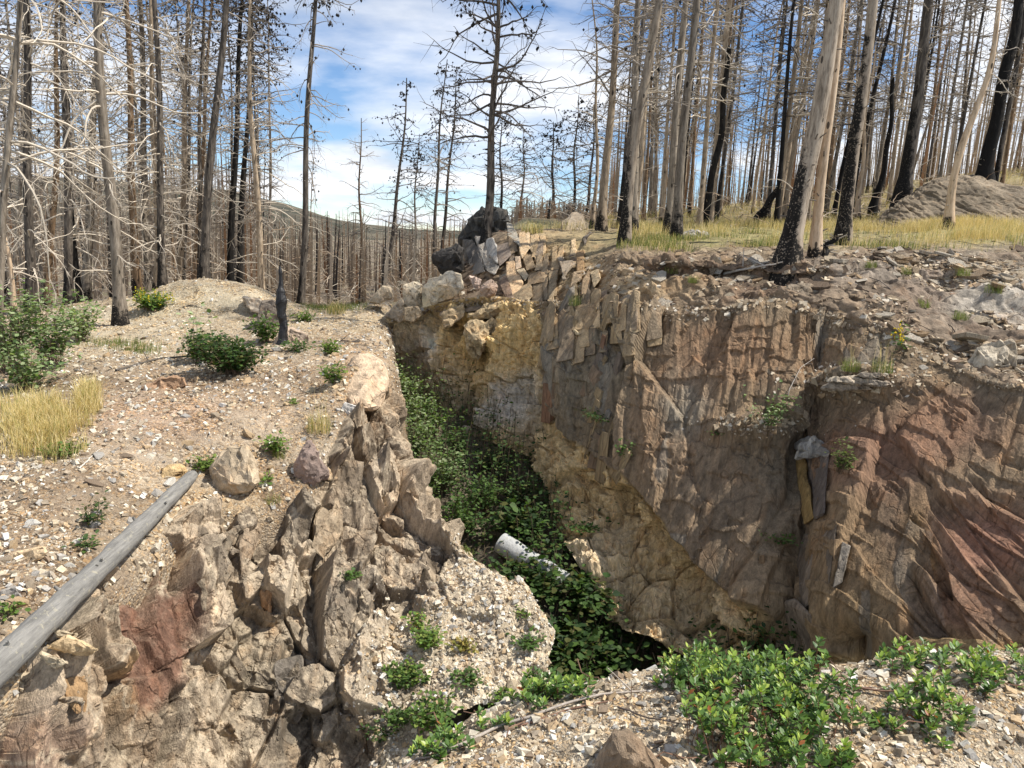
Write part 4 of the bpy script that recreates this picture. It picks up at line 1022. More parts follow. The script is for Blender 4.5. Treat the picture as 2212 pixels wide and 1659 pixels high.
for k, (x, y, w_, h_) in enumerate([(1830, 838, 60, 10), (1855, 824, 50, 9), (1880, 812, 38, 8), (1815, 822, 30, 9), (1900, 830, 30, 7)]):
    boulder([(x - w_, y + 2), (x - w_ * .5, y - h_), (x + w_ * .7, y - h_ * .8), (x + w_, y + 3), (x + w_ * .3, y + h_ * .7)], 7.95 - 0.04 * k, [(0.36, 0.30, 0.23), (0.42, 0.355, 0.27)][k % 2], ['longest flat slab at the front of the wall ledge pile', 'second flat slab of the wall ledge pile', 'short flat slab at the back of the ledge pile', 'small flat slab at the left end of the ledge pile', 'thin flat slab at the right end of the ledge pile'][k], None, 0.3, M_SCHIST, 'slate', 'stone', group='slabs stacked on the wall ledge')

# ------------------------------------------------------------------ loose chips
BOX = np.array([[sx, sy, sz] for sx in (-1, 1) for sy in (-1, 1) for sz in (-1, 1)], float)
BOXQ = np.array([[0, 1, 3, 2], [4, 6, 7, 5], [0, 4, 5, 1], [2, 3, 7, 6], [0, 2, 6, 4], [1, 5, 7, 3]])


def frames(n, tilt=0.35):
    n = n + rng.normal(0, tilt, n.shape); n /= np.linalg.norm(n, axis=1, keepdims=True)
    a = rng.normal(0, 1, n.shape); a -= (a * n).sum(1, keepdims=True) * n; a /= np.linalg.norm(a, axis=1, keepdims=True)
    return np.stack([a, np.cross(n, a), n], -1)


def chips(name, pos, nrm, size, flat=0.5, pal=PAL, palw=PALW, tilt=0.35, parent=None):
    n = len(pos)
    s = size[0] * (size[1] / size[0]) ** (rng.random(n) ** 2.5)
    sc3 = np.stack([s * rng.uniform(.6, 1.3, n), s * rng.uniform(.45, 1, n), s * flat * rng.uniform(.5, 1.3, n)], -1)
    loc = BOX[None] * rng.uniform(.45, 1.1, (n, 8, 3)) * sc3[:, None]
    V = np.einsum('nij,nkj->nki', frames(nrm, tilt), loc) + (pos + nrm * (sc3[:, 2:] * 0.35))[:, None]
    c = pal[rng.choice(len(pal), n, p=palw / palw.sum())] * rng.uniform(.75, 1.2, (n, 1))
    Q = (BOXQ[None] + 8 * np.arange(n)[:, None, None]).reshape(-1, 4)
    return link(name, mesh_arrays(name, V, [Q], np.repeat(c, 8, 0), M_CHIP), parent, kind='stuff')


def vis(pt, k=None):
    """weight: only where the photograph looks, denser with nearness"""
    x, y, d = pt.px, pt.py, pt.d
    return ((x > -120) & (x < 2330) & (y > 300) & (y < 1800)) * 1.0 / np.clip(d, 2, 40) ** 1.3


wl = vis(bank) * smooth(1 - bank.U, 0.03, 0.1) * (bank.Vv > 0.06) * (0.5 + smooth(fbm(bank.S * 1.2, 3, 99), -0.2, 0.3))
p, n, _, _ = bank.scatter(34000, wl)
chips('gravel', p, n, (0.005, 0.036), 0.5)['label'] = 'cream and tan quartz gravel strewn over the bank'
p, n, _, _ = ledge.scatter(13000, vis(ledge) * (ledge.Vv > 0.12))
chips('gravel', p, n, (0.004, 0.024), 0.55)['label'] = 'cream gravel on the foreground ledge'
ws = vis(face) * np.clip(spur + sad, 0, 1)
p, n, _, _ = face.scatter(7000, ws)
chips('gravel', p, n, (0.008, 0.03), 0.5)['label'] = 'pale grit covering the spur'
wb = vis(bench) * smooth(bench.py, 535, 570) * (bench.Vv > 0.14) * (1 - 0.6 * hump)
wb = wb * smooth(fbm(bench.S * 1.0, 3, 48), -.28, .25) * (0.25 + smooth(bench.px, 1650, 2000))
p, n, _, _ = bench.scatter(6500, wb)
PALB = np.array([(0.33, 0.255, 0.17), (0.47, 0.39, 0.28), (0.25, 0.185, 0.12), (0.18, 0.13, 0.088), (0.52, 0.46, 0.37), (0.36, 0.25, 0.145)]); PALBW = np.array([.26, .2, .2, .12, .1, .12])
chips('gravel', p, n, (0.015, 0.07), 0.26, PALB, PALBW, 0.3)['label'] = 'brown and grey slate chips on the slope above the wall'
p, n, _, _ = wall.scatter(2500, vis(wall) * (np.exp(-((wall.px - 1860) / 110) ** 2 - ((wall.py - 815) / 25) ** 2) + np.exp(-((wall.px - 1640) / 90) ** 2 - ((wall.py - 915) / 18) ** 2) + .5 * smooth(0.06 - wall.Vv, 0, .04)))
chips('gravel', p, n, (0.012, 0.05), 0.3, PALB, PALBW, 0.3)['label'] = 'slate chips lying on the wall ledges'

# larger stones that can be told apart, pieces of the ground they lie in
stones = []
for k in range(16):
    flat = rng.uniform(.35, .7)
    a = rng.normal(0, 1, (14, 3)); a /= np.linalg.norm(a, axis=1, keepdims=True)
    a = a * rng.uniform(.75, 1.1, (14, 1)) * np.array([1, rng.uniform(.55, .9), flat])
    stones.append(hull_mesh('stone', a, PAL[rng.choice(len(PAL), p=PALW / PALW.sum())], M_STONE, 300 + k, 0.03, 0, 0.01))
flakes = []
for k in range(12):
    a = rng.normal(0, 1, (10, 3)); a[:, 2] = 0; a /= np.linalg.norm(a, axis=1, keepdims=True)
    a = a * rng.uniform(.7, 1.1, (10, 1)) * np.array([1, rng.uniform(.45, .8), 0])
    a = np.concatenate([a + [0, 0, .12], a * .9 - [0, 0, .12]])
    flakes.append(hull_mesh('flake', a, PALB[rng.choice(len(PALB), p=PALBW / PALBW.sum())], M_SCHIST, 330 + k, 0.03, 0, 0.008))


def pieces(name, parent, meshes, pos, nrm, size, tilt=0.3, sink=0.25):
    Fm = frames(nrm, tilt)
    for k in range(len(pos)):
        s = size[0] * (size[1] / size[0]) ** rng.random()
        o = link(name, meshes[k % len(meshes)], parent)
        o.matrix_local = Matrix.Translation([float(v) for v in pos[k] + nrm[k] * s * (0.3 - sink)]) @ Matrix(Fm[k].tolist()).to_4x4() @ Matrix.Scale(s, 4)


p, n, _, _ = bank.scatter(250, vis(bank) * (bank.Vv > 0.07) * (bank.py > 720) * smooth(1 - bank.U, 0.05, 0.12))
pieces('stone', bank_o, stones, p, n, (0.035, 0.10))
p, n, _, _ = ledge.scatter(110, vis(ledge) * (ledge.Vv > 0.2))
pieces('stone', ledge_o, stones, p, n, (0.014, 0.035))
p, n, _, _ = bench.scatter(280, wb)
pieces('flake', bench_o, flakes, p, n, (0.07, 0.22), 0.25)
p, n, _, _ = face.scatter(60, ws)
pieces('stone', face_o, stones, p, n, (0.03, 0.08))

# ------------------------------------------------------------------ tubes, log, snag
def tubes(paths, radii, sides):
    """paths (B, K, 3), radii (B, K) -> verts, quads"""
    B, K, _ = paths.shape
    t = np.gradient(paths, axis=1); t /= np.linalg.norm(t, axis=-1, keepdims=True) + 1e-9
    m = t.mean(1); ref = np.where((np.abs(m[:, 2:]) < 0.8 * np.linalg.norm(m, axis=1, keepdims=True)), np.array([[0, 0, 1.0]]), np.array([[1.0, 0, 0]]))[:, None]
    a = np.cross(t, np.broadcast_to(ref, t.shape)); a /= np.linalg.norm(a, axis=-1, keepdims=True) + 1e-9
    b = np.cross(t, a)
    an = np.linspace(0, 2 * np.pi, sides, endpoint=False)
    V = paths[:, :, None] + radii[:, :, None, None] * (a[:, :, None] * np.cos(an)[None, None, :, None] + b[:, :, None] * np.sin(an)[None, None, :, None])
    i = np.arange(B * K * sides).reshape(B, K, sides); j = np.roll(i, -1, 2)
    Q = np.stack([i[:, :-1], j[:, :-1], j[:, 1:], i[:, 1:]], -1).reshape(-1, 4)
    return V.reshape(-1, 3), Q, i


def rough_tube(path, rad, sides, amp, seed, cap=True):
    V, Q, i = tubes(path[None], rad[None], sides)
    c = np.repeat(path, sides, 0); r = V - c; l = np.linalg.norm(r, axis=1, keepdims=True)
    V = c + r * (1 + amp * fbm(V * np.array([6, 6, 6]), 4, seed)[:, None])
    polys = [Q]
    if cap:
        polys = [Q, i[0, :1].copy(), i[0, -1:, ::-1].copy()]
    return V, polys


def log_mat(name, base, dark, pale):
    m, t, b, o = new_mat(name, 0.75, 0.25)
    g = t.nodes.new('ShaderNodeTexCoord')
    mp = N(t, 'ShaderNodeMapping', inp={'Scale': (1, 0.12, 1)}); L(t, g.outputs['Object'], mp.inputs[0])
    n1 = N(t, 'ShaderNodeTexNoise', inp={'Scale': 38.0, 'Detail': 7.0, 'Roughness': 0.7}); L(t, mp.outputs[0], n1.inputs['Vector'])
    r1 = ramp(t, [(0.3, dark), (0.52, base), (0.72, pale)]); L(t, n1.outputs[0], r1.inputs[0])
    n2 = N(t, 'ShaderNodeTexNoise', inp={'Scale': 22.0, 'Detail': 6.0, 'Roughness': 0.75}); L(t, g.outputs['Object'], n2.inputs['Vector'])
    r2 = ramp(t, [(0.56, 0.0), (0.66, 0.75)]); L(t, n2.outputs[0], r2.inputs[0])
    c = mixc(t, r2.outputs[0], r1.outputs[0], (0.38, 0.345, 0.25))
    v = N(t, 'ShaderNodeTexVoronoi', inp={'Scale': 7.0}); L(t, g.outputs['Object'], v.inputs['Vector'])
    kn = mathn(t, 'LESS_THAN', v.outputs['Distance'], 0.09)
    c = mixc(t, mathn(t, 'MULTIPLY', kn, 0.85), c, (0.02, 0.018, 0.015))
    L(t, c, b.inputs['Base Color'])
    bp = N(t, 'ShaderNodeBump', inp={'Strength': 0.6, 'Distance': 0.01}); L(t, mathn(t, 'ADD', n1.outputs[0], mathn(t, 'MULTIPLY', n2.outputs[0], 0.5)), bp.inputs['Height']); L(t, bp.outputs[0], b.inputs['Normal'])
    return m


M_LOG = log_mat('weathered_log', (0.215, 0.205, 0.185), (0.11, 0.105, 0.095), (0.30, 0.285, 0.255))
a, b = P(412, 1030, 6.95), P(18, 1428, 4.25)
u = (b - a); tt = np.linspace(-0.02, 1.35, 70)
path = a + tt[:, None] * u + np.stack([0.02 * np.sin(tt * 3), 0 * tt, 0.03 * np.sin(tt * 2.2)], -1)
rad = 0.056 + (0.086 - 0.056) * tt; rad[0] *= .8
V, polys = rough_tube(path, rad, 26, 0.16, 5)
log_path, log_rad = path, rad
org = a.copy(); org[2] -= 0.06
lg = link('fallen_log', mesh_arrays('fallen_log', V - org, polys, None, M_LOG, True), label='long grey barkless log lying across the gravel bank', cat='log', loc=org)
for k, (i_, an) in enumerate([(8, .6), (14, 2.4), (21, 1.2), (27, .2), (33, 2.0), (40, 1.0), (46, .4), (51, 1.7)]):      # snapped branch stubs
    ax_ = (log_path[-1] - log_path[0]); ax_ = ax_ / np.linalg.norm(ax_); e1 = np.cross(ax_, [0, 0, 1.0]); e1 /= np.linalg.norm(e1); e2 = np.cross(e1, ax_)
    dv = e1 * math.cos(an) + e2 * math.sin(an) + ax_ * .35
    pt = log_path[i_] + dv * np.linspace(log_rad[i_] * .6, log_rad[i_] * 1.0 + .012 + .012 * (k % 3), 5)[:, None]
    V, polys = rough_tube(pt, np.array([.017, .014, .012, .010, .007]), 8, .3, 40 + k)
    link('stub', mesh_arrays('stub', V - org, polys, None, M_LOG, True), lg)

M_PIPE = log_mat('gully_log', (0.40, 0.40, 0.385), (0.28, 0.28, 0.275), (0.48, 0.48, 0.46))
a, b = floor.point(1075, 1200) + np.array([0, 0, .17]), floor.point(1222, 1290) + np.array([0, 0, .20])
tt = np.linspace(0, 1, 30); path = a + tt[:, None] * (b - a)
V, polys = rough_tube(path, np.full(30, 0.125), 24, 0.12, 9)
link('gully_log', mesh_arrays('gully_log', V - a, polys, None, M_PIPE, True), label='smooth pale grey trunk half hidden under leaves in the gully', cat='log', loc=a)

M_CHAR = plain_mat('charred_wood', (0.013, 0.012, 0.012), 0.55, 0.5, 14, 0.4)
a = P(612, 745, 11.55); b = P(604, 575, 11.5)
tt = np.linspace(-0.03, 1, 46); path = a + tt[:, None] * (b - a) + np.stack([0.008 * np.sin(tt * 9), 0 * tt, 0 * tt], -1)
rad = np.interp(tt, [-.03, .1, .5, .68, .72, .86, 1], [.080, .072, .068, .060, .045, .030, .012])
V, polys = rough_tube(path, rad, 16, 0.7, 12)
link('charred_snag', mesh_arrays('charred_snag', V - a, polys, None, M_CHAR), label='short coal black burnt snag with jagged tip on the bank', cat='snag', loc=a)

# ------------------------------------------------------------------ burnt trees
B_GREY = bark_mat('bark_grey', (0.235, 0.195, 0.15), (0.10, 0.085, 0.068), (0.36, 0.31, 0.25), 0.9, 0.12)
B_TAN = bark_mat('bark_tan', (0.36, 0.28, 0.195), (0.17, 0.125, 0.085), (0.48, 0.39, 0.29), 0.5, 0.15)
B_BROWN = bark_mat('bark_brown', (0.225, 0.15, 0.09), (0.085, 0.06, 0.04), (0.36, 0.25, 0.155), 1.2, 0.5)
B_DARK = bark_mat('bark_dark', (0.105, 0.088, 0.072), (0.03, 0.027, 0.024), (0.21, 0.18, 0.145), 2.5, 0.5)
B_SCORCH = bark_mat('bark_scorched', (0.37, 0.30, 0.225), (0.15, 0.12, 0.09), (0.46, 0.385, 0.295), 3.6, 0.75)
B_PALE = bark_mat('bark_pale', (0.55, 0.41, 0.275), (0.40, 0.28, 0.18), (0.64, 0.51, 0.37), 0.18, 0.1)
B_BLACK = bark_mat('bark_black', (0.022, 0.02, 0.018), (0.010, 0.010, 0.010), (0.06, 0.052, 0.044), 9.0, 0.6)
W_CREAM, W_GREY, W_DARK = (0.56, 0.485, 0.385), (0.32, 0.275, 0.225), (0.075, 0.06, 0.05)
CONE = np.array([(1, 0, 0), (-1, 0, 0), (0, 1, 0), (0, -1, 0), (0, 0, 1.3), (0, 0, -1.3)], float)
CONEF = np.array([(0, 2, 4), (2, 1, 4), (1, 3, 4), (3, 0, 4), (2, 0, 5), (1, 2, 5), (3, 1, 5), (0, 3, 5)])


def tree_parts(h, r0, g, nbr=70, lo=0.12, blen=(0.5, 1.6), droop=0.9, lean=(0, 0), wood=(W_CREAM, W_DARK), cones=140, bend=0.15, twigs=4, broken=0, kink=None, brad=1.0, sides=9, up=0.0):
    """burnt pine: arrays of trunk and of branches (with twigs and charred cones), foot at the origin"""
    K = 22
    t = np.linspace(0, 1, K)
    ph = g.uniform(0, 6.28, 4)
    path = np.stack([lean[0] * h * t + bend * (np.sin(t * 4 + ph[0]) - math.sin(ph[0])) * .5 + 0.03 * np.sin(t * 13 + ph[1]),
                     lean[1] * h * t + bend * (np.sin(t * 3.4 + ph[2]) - math.sin(ph[2])) * .5, h * t], -1)
    if kink:
        path[:, 0] += kink[0] * smooth(t, 0, kink[1]) + kink[2] * np.sin(np.clip(t / .55, 0, 1) * np.pi * 1.6)
    rad = r0 * (1 - (0.82 if not broken else 0.35) * t ** 1.05) * (1 + 0.55 * np.exp(-t * h / 0.22))
    path = np.concatenate([path[:1] - [0, 0, 0.35], path]); rad = np.concatenate([rad[:1] * 1.15, rad]); tk = np.concatenate([[-.02], t])
    V, Q, i = tubes(path[None], rad[None], sides)
    cz = np.repeat(path, sides, 0)
    V = cz + (V - cz) * (1 + 0.10 * fbm(V * np.array([7, 7, 1.2]) + ph[0], 3, 5))[:, None]
    if broken:
        top = i[0, -1]; V[top, 2] += g.uniform(-.05, .55, sides) * broken
    tr = (V, [Q, i[0, -1:, ::-1]])
    # branches
    n = nbr
    s = lo + (0.985 - lo) * g.random(n) ** 0.85
    base = np.stack([np.interp(s, tk, path[:, k]) for k in range(3)], -1)
    rb = np.interp(s, tk, rad)
    az = g.uniform(0, 6.28, n); Kb = 10
    ln = (blen[0] + (blen[1] - blen[0]) * g.random(n)) * np.interp(s, [0, .3, .75, 1], [.7, 1, .9, .28])
    e0 = g.normal(0.15 + up, .25, n)
    tb = np.linspace(0, 1, Kb)
    el = e0[:, None] - droop * (1.3 * tb[None] - 1.1 * tb[None] ** 3) + g.normal(0, .30, (n, Kb)).cumsum(1) * .5
    aa = az[:, None] + g.normal(0, .32, (n, Kb)).cumsum(1) * .6
    st = (ln / (Kb - 1))[:, None, None] * np.stack([np.cos(el) * np.cos(aa), np.cos(el) * np.sin(aa), np.sin(el)], -1)
    bp = base[:, None] + np.cumsum(st, 1) - st[:, :1]
    br = (np.minimum(0.0085 + 0.0075 * ln / 1.5, rb * .5) * brad)[:, None] * (1 - 0.8 * tb[None]) + 0.0012
    bag = Bag()
    Vb, Qb, _ = tubes(bp, br, 4)
    mixk = smooth(s, 0.45, 0.85)
    cb = np.array(wood[0])[None] * (1 - mixk[:, None]) + np.array(wood[1])[None] * mixk[:, None]
    cb = cb * g.uniform(.7, 1.15, (n, 1))
    bag.add(Vb, [Qb], np.repeat(cb, Kb * 4, 0))
    # snapped stubs on the lower stem
    ns = 26; ss = g.uniform(.03, .75, ns); sb = np.stack([np.interp(ss, tk, path[:, k]) for k in range(3)], -1); sa = g.uniform(0, 6.28, ns)
    sdir = np.stack([np.cos(sa), np.sin(sa), g.uniform(-.2, .6, ns)], -1); sr = np.interp(ss, tk, rad)
    spth = sb[:, None] + sdir[:, None] * (sr[:, None] * .8 + np.array([0, 1.0])[None] * (.03 + .10 * g.random((ns, 1))))[..., None]
    Vs, Qs, _ = tubes(spth, np.full((ns, 2), .011) * np.array([1, .7]), 4)
    bag.add(Vs, [Qs], np.array(wood[0]) * .45)
    # twigs
    m = n * twigs
    bi = np.repeat(np.arange(n), twigs); ki = g.integers(2, Kb, m)
    tb0 = bp[bi, ki]; bd = st[bi, ki - 1]; bd = bd / (np.linalg.norm(bd, axis=1, keepdims=True) + 1e-9)
    td = bd + g.normal(0, .75, (m, 3)) + np.array([0, 0, -0.15]); td /= np.linalg.norm(td, axis=1, keepdims=True)
    tl = (0.10 + 0.32 * g.random(m)) * np.clip(ln[bi], .3, 1.4)
    t4 = np.linspace(0, 1, 4)
    tp = tb0[:, None] + td[:, None] * (tl[:, None] * t4)[..., None] + g.normal(0, .05, (m, 4, 3)) * (t4 * tl[:, None])[..., None] * 1.6 + np.array([0, 0, -.16]) * (tl[:, None] * t4 ** 2)[..., None]
    tr_ = np.full((m, 1), 0.0042 * brad) * (1 - 0.7 * t4)[None]
    Vt, Qt, _ = tubes(tp, tr_, 3)
    bag.add(Vt, [Qt], np.repeat(cb[bi], 12, 0))
    if cones:
        wgt = mixk[bi] + 0.04; ci = g.choice(m, cones, p=wgt / wgt.sum())
        cpos = tp[ci, g.integers(1, 4, cones)] + g.normal(0, .02, (cones, 3))
        cs = g.uniform(.016, .036, cones)
        Vc = cpos[:, None] + CONE[None] * (cs[:, None] * g.uniform(.7, 1.2, (cones, 3)))[:, None]
        bag.add(Vc, [(CONEF[None] + 6 * np.arange(cones)[:, None, None]).reshape(-1, 3)], (0.022, 0.02, 0.018))
    return tr, bag


def make_tree(name, loc, label, bark, group=None, seed=0, cat='tree', rotz=0.0, **kw):
    g = np.random.default_rng(seed)
    tr, bag = tree_parts(g=g, **kw)
    root = link(name, None, label=label, cat=cat, group=group, loc=loc)
    root.rotation_euler = (0, 0, rotz)
    link('trunk', mesh_arrays('trunk', tr[0], tr[1], None, bark, True), root)
    link('crown', bag.mesh('crown', M_TWIG), root)
    return root


def copy_tree(src, loc, rotz, tilt, scale, label=None, group=None):
    r = src.copy(); COL.objects.link(r)
    r.location = [float(v) for v in loc]; r.rotation_euler = (tilt[0], tilt[1], rotz); r.scale = (scale,) * 3
    if label:
        r['label'] = label
    if group:
        r['group'] = group
    for ch in src.children:
        c = ch.copy(); COL.objects.link(c); c.parent = r
    return r


def pix_tree(x, y, d, xt, yt, wpx, label, bark, name='burnt_pine', seed=0, h=None, ground=None, **kw):
    """tree whose foot shows at x, y and whose stem passes xt, yt"""
    if d is None:
        d = float(bench.depth(x, y))
    base = P(x, y, d)
    if ground is not None:
        base[2] = ground.point(x, y)[2] if not callable(ground) else float(ground(np.array(base[0]), np.array(base[1])))
    ray = P(xt, yt, 1.0) - CAM
    a = CAM + ray * ((P(x, y, d) - CAM)[1] / ray[1]) - P(x, y, d)                       # stem kept in the plane facing us
    lx = a[0] / a[2]
    r0 = wpx / FPX * d / 2
    return make_tree(name, base, label, bark, seed=seed, h=h or max(9.0, a[2] * 1.25), r0=r0, lean=(lx, kw.pop('ly', 0.0)), **kw)


LB = dict(nbr=95, lo=0.05, blen=(0.7, 2.1), droop=1.0, wood=(W_CREAM, W_GREY), cones=120, twigs=6)
# left stand
pix_tree(262, 702, 13.6, 218, 0, 26, 'grey trunked pine on the gravel bank, nearest of the left stand', B_GREY, seed=1, nbr=70, lo=0.08, blen=(.6, 2.0), droop=.9, wood=(W_CREAM, W_GREY), cones=60, twigs=6, brad=1.2, h=10)
pix_tree(66, 660, 15.5, 60, 0, 21, 'dark brown trunk at far left with scorched patches', B_DARK, seed=2, h=11, **LB)
pix_tree(-12, 700, 11.5, 14, 250, 17, 'pine at the left picture edge with long drooping white branches', B_GREY, seed=3, h=9, nbr=80, lo=.15, blen=(1.0, 2.4), droop=1.3, wood=(W_CREAM, W_CREAM), cones=30, twigs=8, brad=1.1)
pix_tree(102, 665, 17.5, 108, 230, 16, 'orange brown pine just right of the dark brown trunk', B_BROWN, seed=4, h=9, **LB)
pix_tree(152, 660, 17, 128, 0, 18, 'dark pine second from the grey trunk on its left', B_DARK, seed=5, h=12, **LB)
pix_tree(168, 655, 18, 146, 60, 17, 'blackened pine close behind the dark one at left', B_BLACK, seed=6, h=11, **LB)
pix_tree(186, 650, 19, 208, 40, 19, 'pine leaning right close to the left of the grey trunk', B_GREY, seed=7, h=12, **LB)
pix_tree(30, 670, 13, 10, 300, 9, 'thin whitish sapling stem at far left above the leafy shrub', B_PALE, 'burnt_sapling', seed=8, h=5, nbr=30, lo=.1, blen=(.3, .9), cones=0, twigs=3)
pix_tree(297, 650, 19, 262, 40, 17, 'orange stained pine just right of the grey trunk', B_BROWN, seed=9, h=12, **LB)
pix_tree(318, 650, 20, 288, 0, 16, 'grey brown pine behind the orange stained one', B_GREY, seed=10, h=13, **LB)
pix_tree(352, 625, 17.5, 338, 0, 16, 'brown pine with split foot at the left side of the mound', B_DARK, seed=11, h=12, **LB)
pix_tree(340, 630, 18.5, 340, 200, 14, 'tan pine touching the split footed one', B_TAN, seed=12, h=10, **LB)
pix_tree(388, 640, 20, 390, 0, 13, 'slim tan pine between the split footed pine and the black footed one', B_TAN, seed=13, h=12, **LB)
pix_tree(438, 606, 16.0, 471, 0, 19, 'leaning pine with coal black foot on the mound crest', B_DARK, seed=14, h=11.5, nbr=80, lo=.1, blen=(.5, 1.7), droop=.8, wood=(W_GREY, W_DARK), cones=260, twigs=6)
pix_tree(432, 640, 20, 432, 80, 11, 'thin dark pine behind the black footed one', B_DARK, seed=15, h=10, nbr=60, lo=.1, blen=(.3, 1.1), droop=.7, wood=(W_GREY, W_DARK), cones=200, twigs=5)
pix_tree(498, 650, 20, 520, 50, 16, 'black pine thick with charred cones right of the mound top', B_BLACK, seed=16, h=10.2, nbr=130, lo=.12, blen=(.4, 1.2), droop=.6, wood=(W_GREY, W_DARK), cones=700, twigs=7)
pix_tree(513, 655, 22, 531, 90, 14, 'second black coned pine close beside the first', B_BLACK, seed=17, h=10.5, nbr=120, lo=.2, blen=(.4, 1.2), droop=.6, wood=(W_DARK, W_DARK), cones=600, twigs=7)
pix_tree(569, 660, 18.5, 552, 40, 15, 'pinkish brown pine on the right flank of the mound', B_TAN, seed=18, h=9.2, nbr=110, lo=.1, blen=(.5, 1.7), droop=.8, wood=(W_CREAM, W_DARK), cones=520, twigs=7)
pix_tree(650, 668, 18.0, 688, 0, 15, 'tall lone pine with hanging coned branches left of the sky gap', B_DARK, seed=19, h=10.5, nbr=95, lo=.3, blen=(.4, 1.25), droop=1.2, wood=(W_GREY, W_DARK), cones=650, twigs=7, bend=.1)
# middle distance
MD = dict(nbr=70, lo=.12, blen=(.5, 1.6), droop=.4, wood=(W_GREY, W_DARK), cones=260, twigs=6, brad=1.3)
pix_tree(782, 655, 27, 788, 330, 8, 'thin bare orange stem in the sky gap with upswept twigs', B_BROWN, 'burnt_sapling', seed=20, h=6.2, nbr=40, lo=.3, blen=(.4, 1.2), droop=-.4, wood=(W_GREY, W_GREY), cones=0, twigs=5, brad=1.2)
pix_tree(831, 650, 30, 866, 240, 11, 'mid distance pine with coned top left of centre', B_DARK, seed=21, h=8.3, **MD)
pix_tree(936, 610, 30, 962, 220, 9, 'slender dark pine left of the lone crest pine', B_DARK, seed=22, h=8.2, **MD)
pix_tree(950, 610, 32, 976, 215, 9, 'slender dark pine twin standing against the first', B_DARK, seed=23, h=8.4, **MD)
pix_tree(897, 640, 32, 908, 330, 7, 'small bare pine between the two mid distance pines', B_GREY, 'burnt_sapling', seed=24, h=6.5, **MD)
pix_tree(1047, 530, 15.6, 1086, 0, 19, 'lone pine on the crest outcrop with wide bare limbs', B_DARK, seed=25, h=6.6, nbr=64, lo=.30, blen=(.9, 1.75), droop=.25, wood=((.12, .10, .085), W_DARK), cones=420, twigs=11, bend=.12, brad=1.5, up=.1)
for k, (x, y, d, xt, yt, w_, tx) in enumerate([(1083, 500, 34, 1090, 270, 7, 'small coned pine right behind the crest outcrop'), (1122, 495, 36, 1128, 300, 6, 'thin coned pine right of the crest outcrop'), (1190, 492, 32, 1202, 290, 8, 'short coned pine in the gap right of the crest'),
                                              (1243, 490, 30, 1250, 240, 7, 'thin dark pine with a pointed top before the right stand'), (1262, 488, 34, 1285, 250, 8, 'bare dark pine edging the right stand')]):
    pix_tree(x, y, d, xt, yt, w_, tx, B_DARK, seed=30 + k, h=(y - yt) / FPX * d * 1.08, **MD)
# right stand
RB = dict(nbr=85, lo=.22, blen=(.4, 1.5), droop=.35, wood=(W_GREY, W_DARK), cones=360, twigs=7, brad=1.15)
pix_tree(1302, 495, None, 1328, 0, 19, 'brown pine at the left end of the right stand by the rock lip', B_TAN, seed=40, h=9.5, **RB)
pix_tree(1282, 490, None, 1280, 230, 9, 'thin pinkish sapling beside the first pine of the right stand', B_TAN, 'burnt_sapling', seed=41, h=5.2, nbr=30, lo=.3, blen=(.3, .9), cones=0, twigs=4)
pix_tree(1347, 522, None, 1411, 0, 22, 'tan pine with long dark slits leaning right', B_SCORCH, seed=42, h=10, **RB)
pix_tree(1366, 500, None, 1381, 0, 18, 'grey brown pine crossing behind the slit one', B_GREY, seed=43, h=11, **RB)
pix_tree(1440, 500, None, 1478, 0, 18, 'pale grey pine, left of a close pair in the grass', B_GREY, seed=44, h=11, **RB)
pix_tree(1463, 512, None, 1508, 0, 20, 'thicker grey pine, right of the close pair in the grass', B_GREY, seed=45, h=11, **RB)
pix_tree(1518, 478, 20, 1556, 205, 16, 'coal black broken stem in the right stand', B_BLACK, 'charred_snag', seed=46, h=3.8, nbr=8, lo=.3, blen=(.1, .4), cones=0, twigs=1, broken=1, cat='snag')
pix_tree(1706, 562, None, 1792, 0, 42, 'thickest pine, black footed with pale scorched bark', B_SCORCH, seed=47, h=7.2, nbr=16, lo=.55, blen=(.6, 1.6), droop=.4, wood=(W_GREY, W_DARK), cones=60, twigs=6, sides=18, brad=1.3)
pix_tree(1763, 548, None, 1826, 0, 21, 'smooth peeled tan trunk right of the thickest pine', B_PALE, seed=48, h=9, nbr=16, lo=.5, blen=(.5, 1.4), wood=(W_GREY, W_DARK), cones=60, twigs=5, sides=14)
pix_tree(1822, 525, None, 1893, 0, 28, 'tan trunk with black lower half, third of the front row', B_SCORCH, seed=49, h=9.5, nbr=22, lo=.45, blen=(.6, 1.6), wood=(W_CREAM, W_DARK), cones=80, twigs=6, sides=16)
pix_tree(1952, 425, 19.5, 1998, 0, 27, 'dark brown straight trunk left of the bedrock knoll', B_DARK, seed=50, h=11, sides=12, **RB)
pix_tree(2046, 482, 15.5, 2113, 60, 17, 'crooked peeled pale trunk in front of the bedrock knoll', B_PALE, seed=51, h=6.5, nbr=22, lo=.3, blen=(.2, .7), wood=(W_CREAM, W_CREAM), cones=0, twigs=3, kink=(.12, .45, -.07), sides=12)
pix_tree(2128, 385, 19.5, 2186, 40, 27, 'black charred trunk with broken top on the knoll', B_BLACK, 'charred_snag', seed=52, h=4.3, nbr=6, lo=.4, blen=(.1, .4), cones=0, twigs=1, broken=1, sides=12, cat='snag')
pix_tree(1888, 445, 22, 1921, 245, 13, 'short black snag between the front trunks and the dark straight one', B_BLACK, 'charred_snag', seed=53, h=3.2, nbr=8, lo=.3, blen=(.1, .4), cones=0, twigs=1, broken=.5, cat='snag')
pix_tree(1852, 470, 20, 1880, 260, 11, 'pale forked stem behind the third front trunk', B_PALE, 'burnt_sapling', seed=54, h=4.2, nbr=24, lo=.4, blen=(.3, .9), droop=-.3, wood=(W_CREAM, W_CREAM), cones=0, twigs=4)
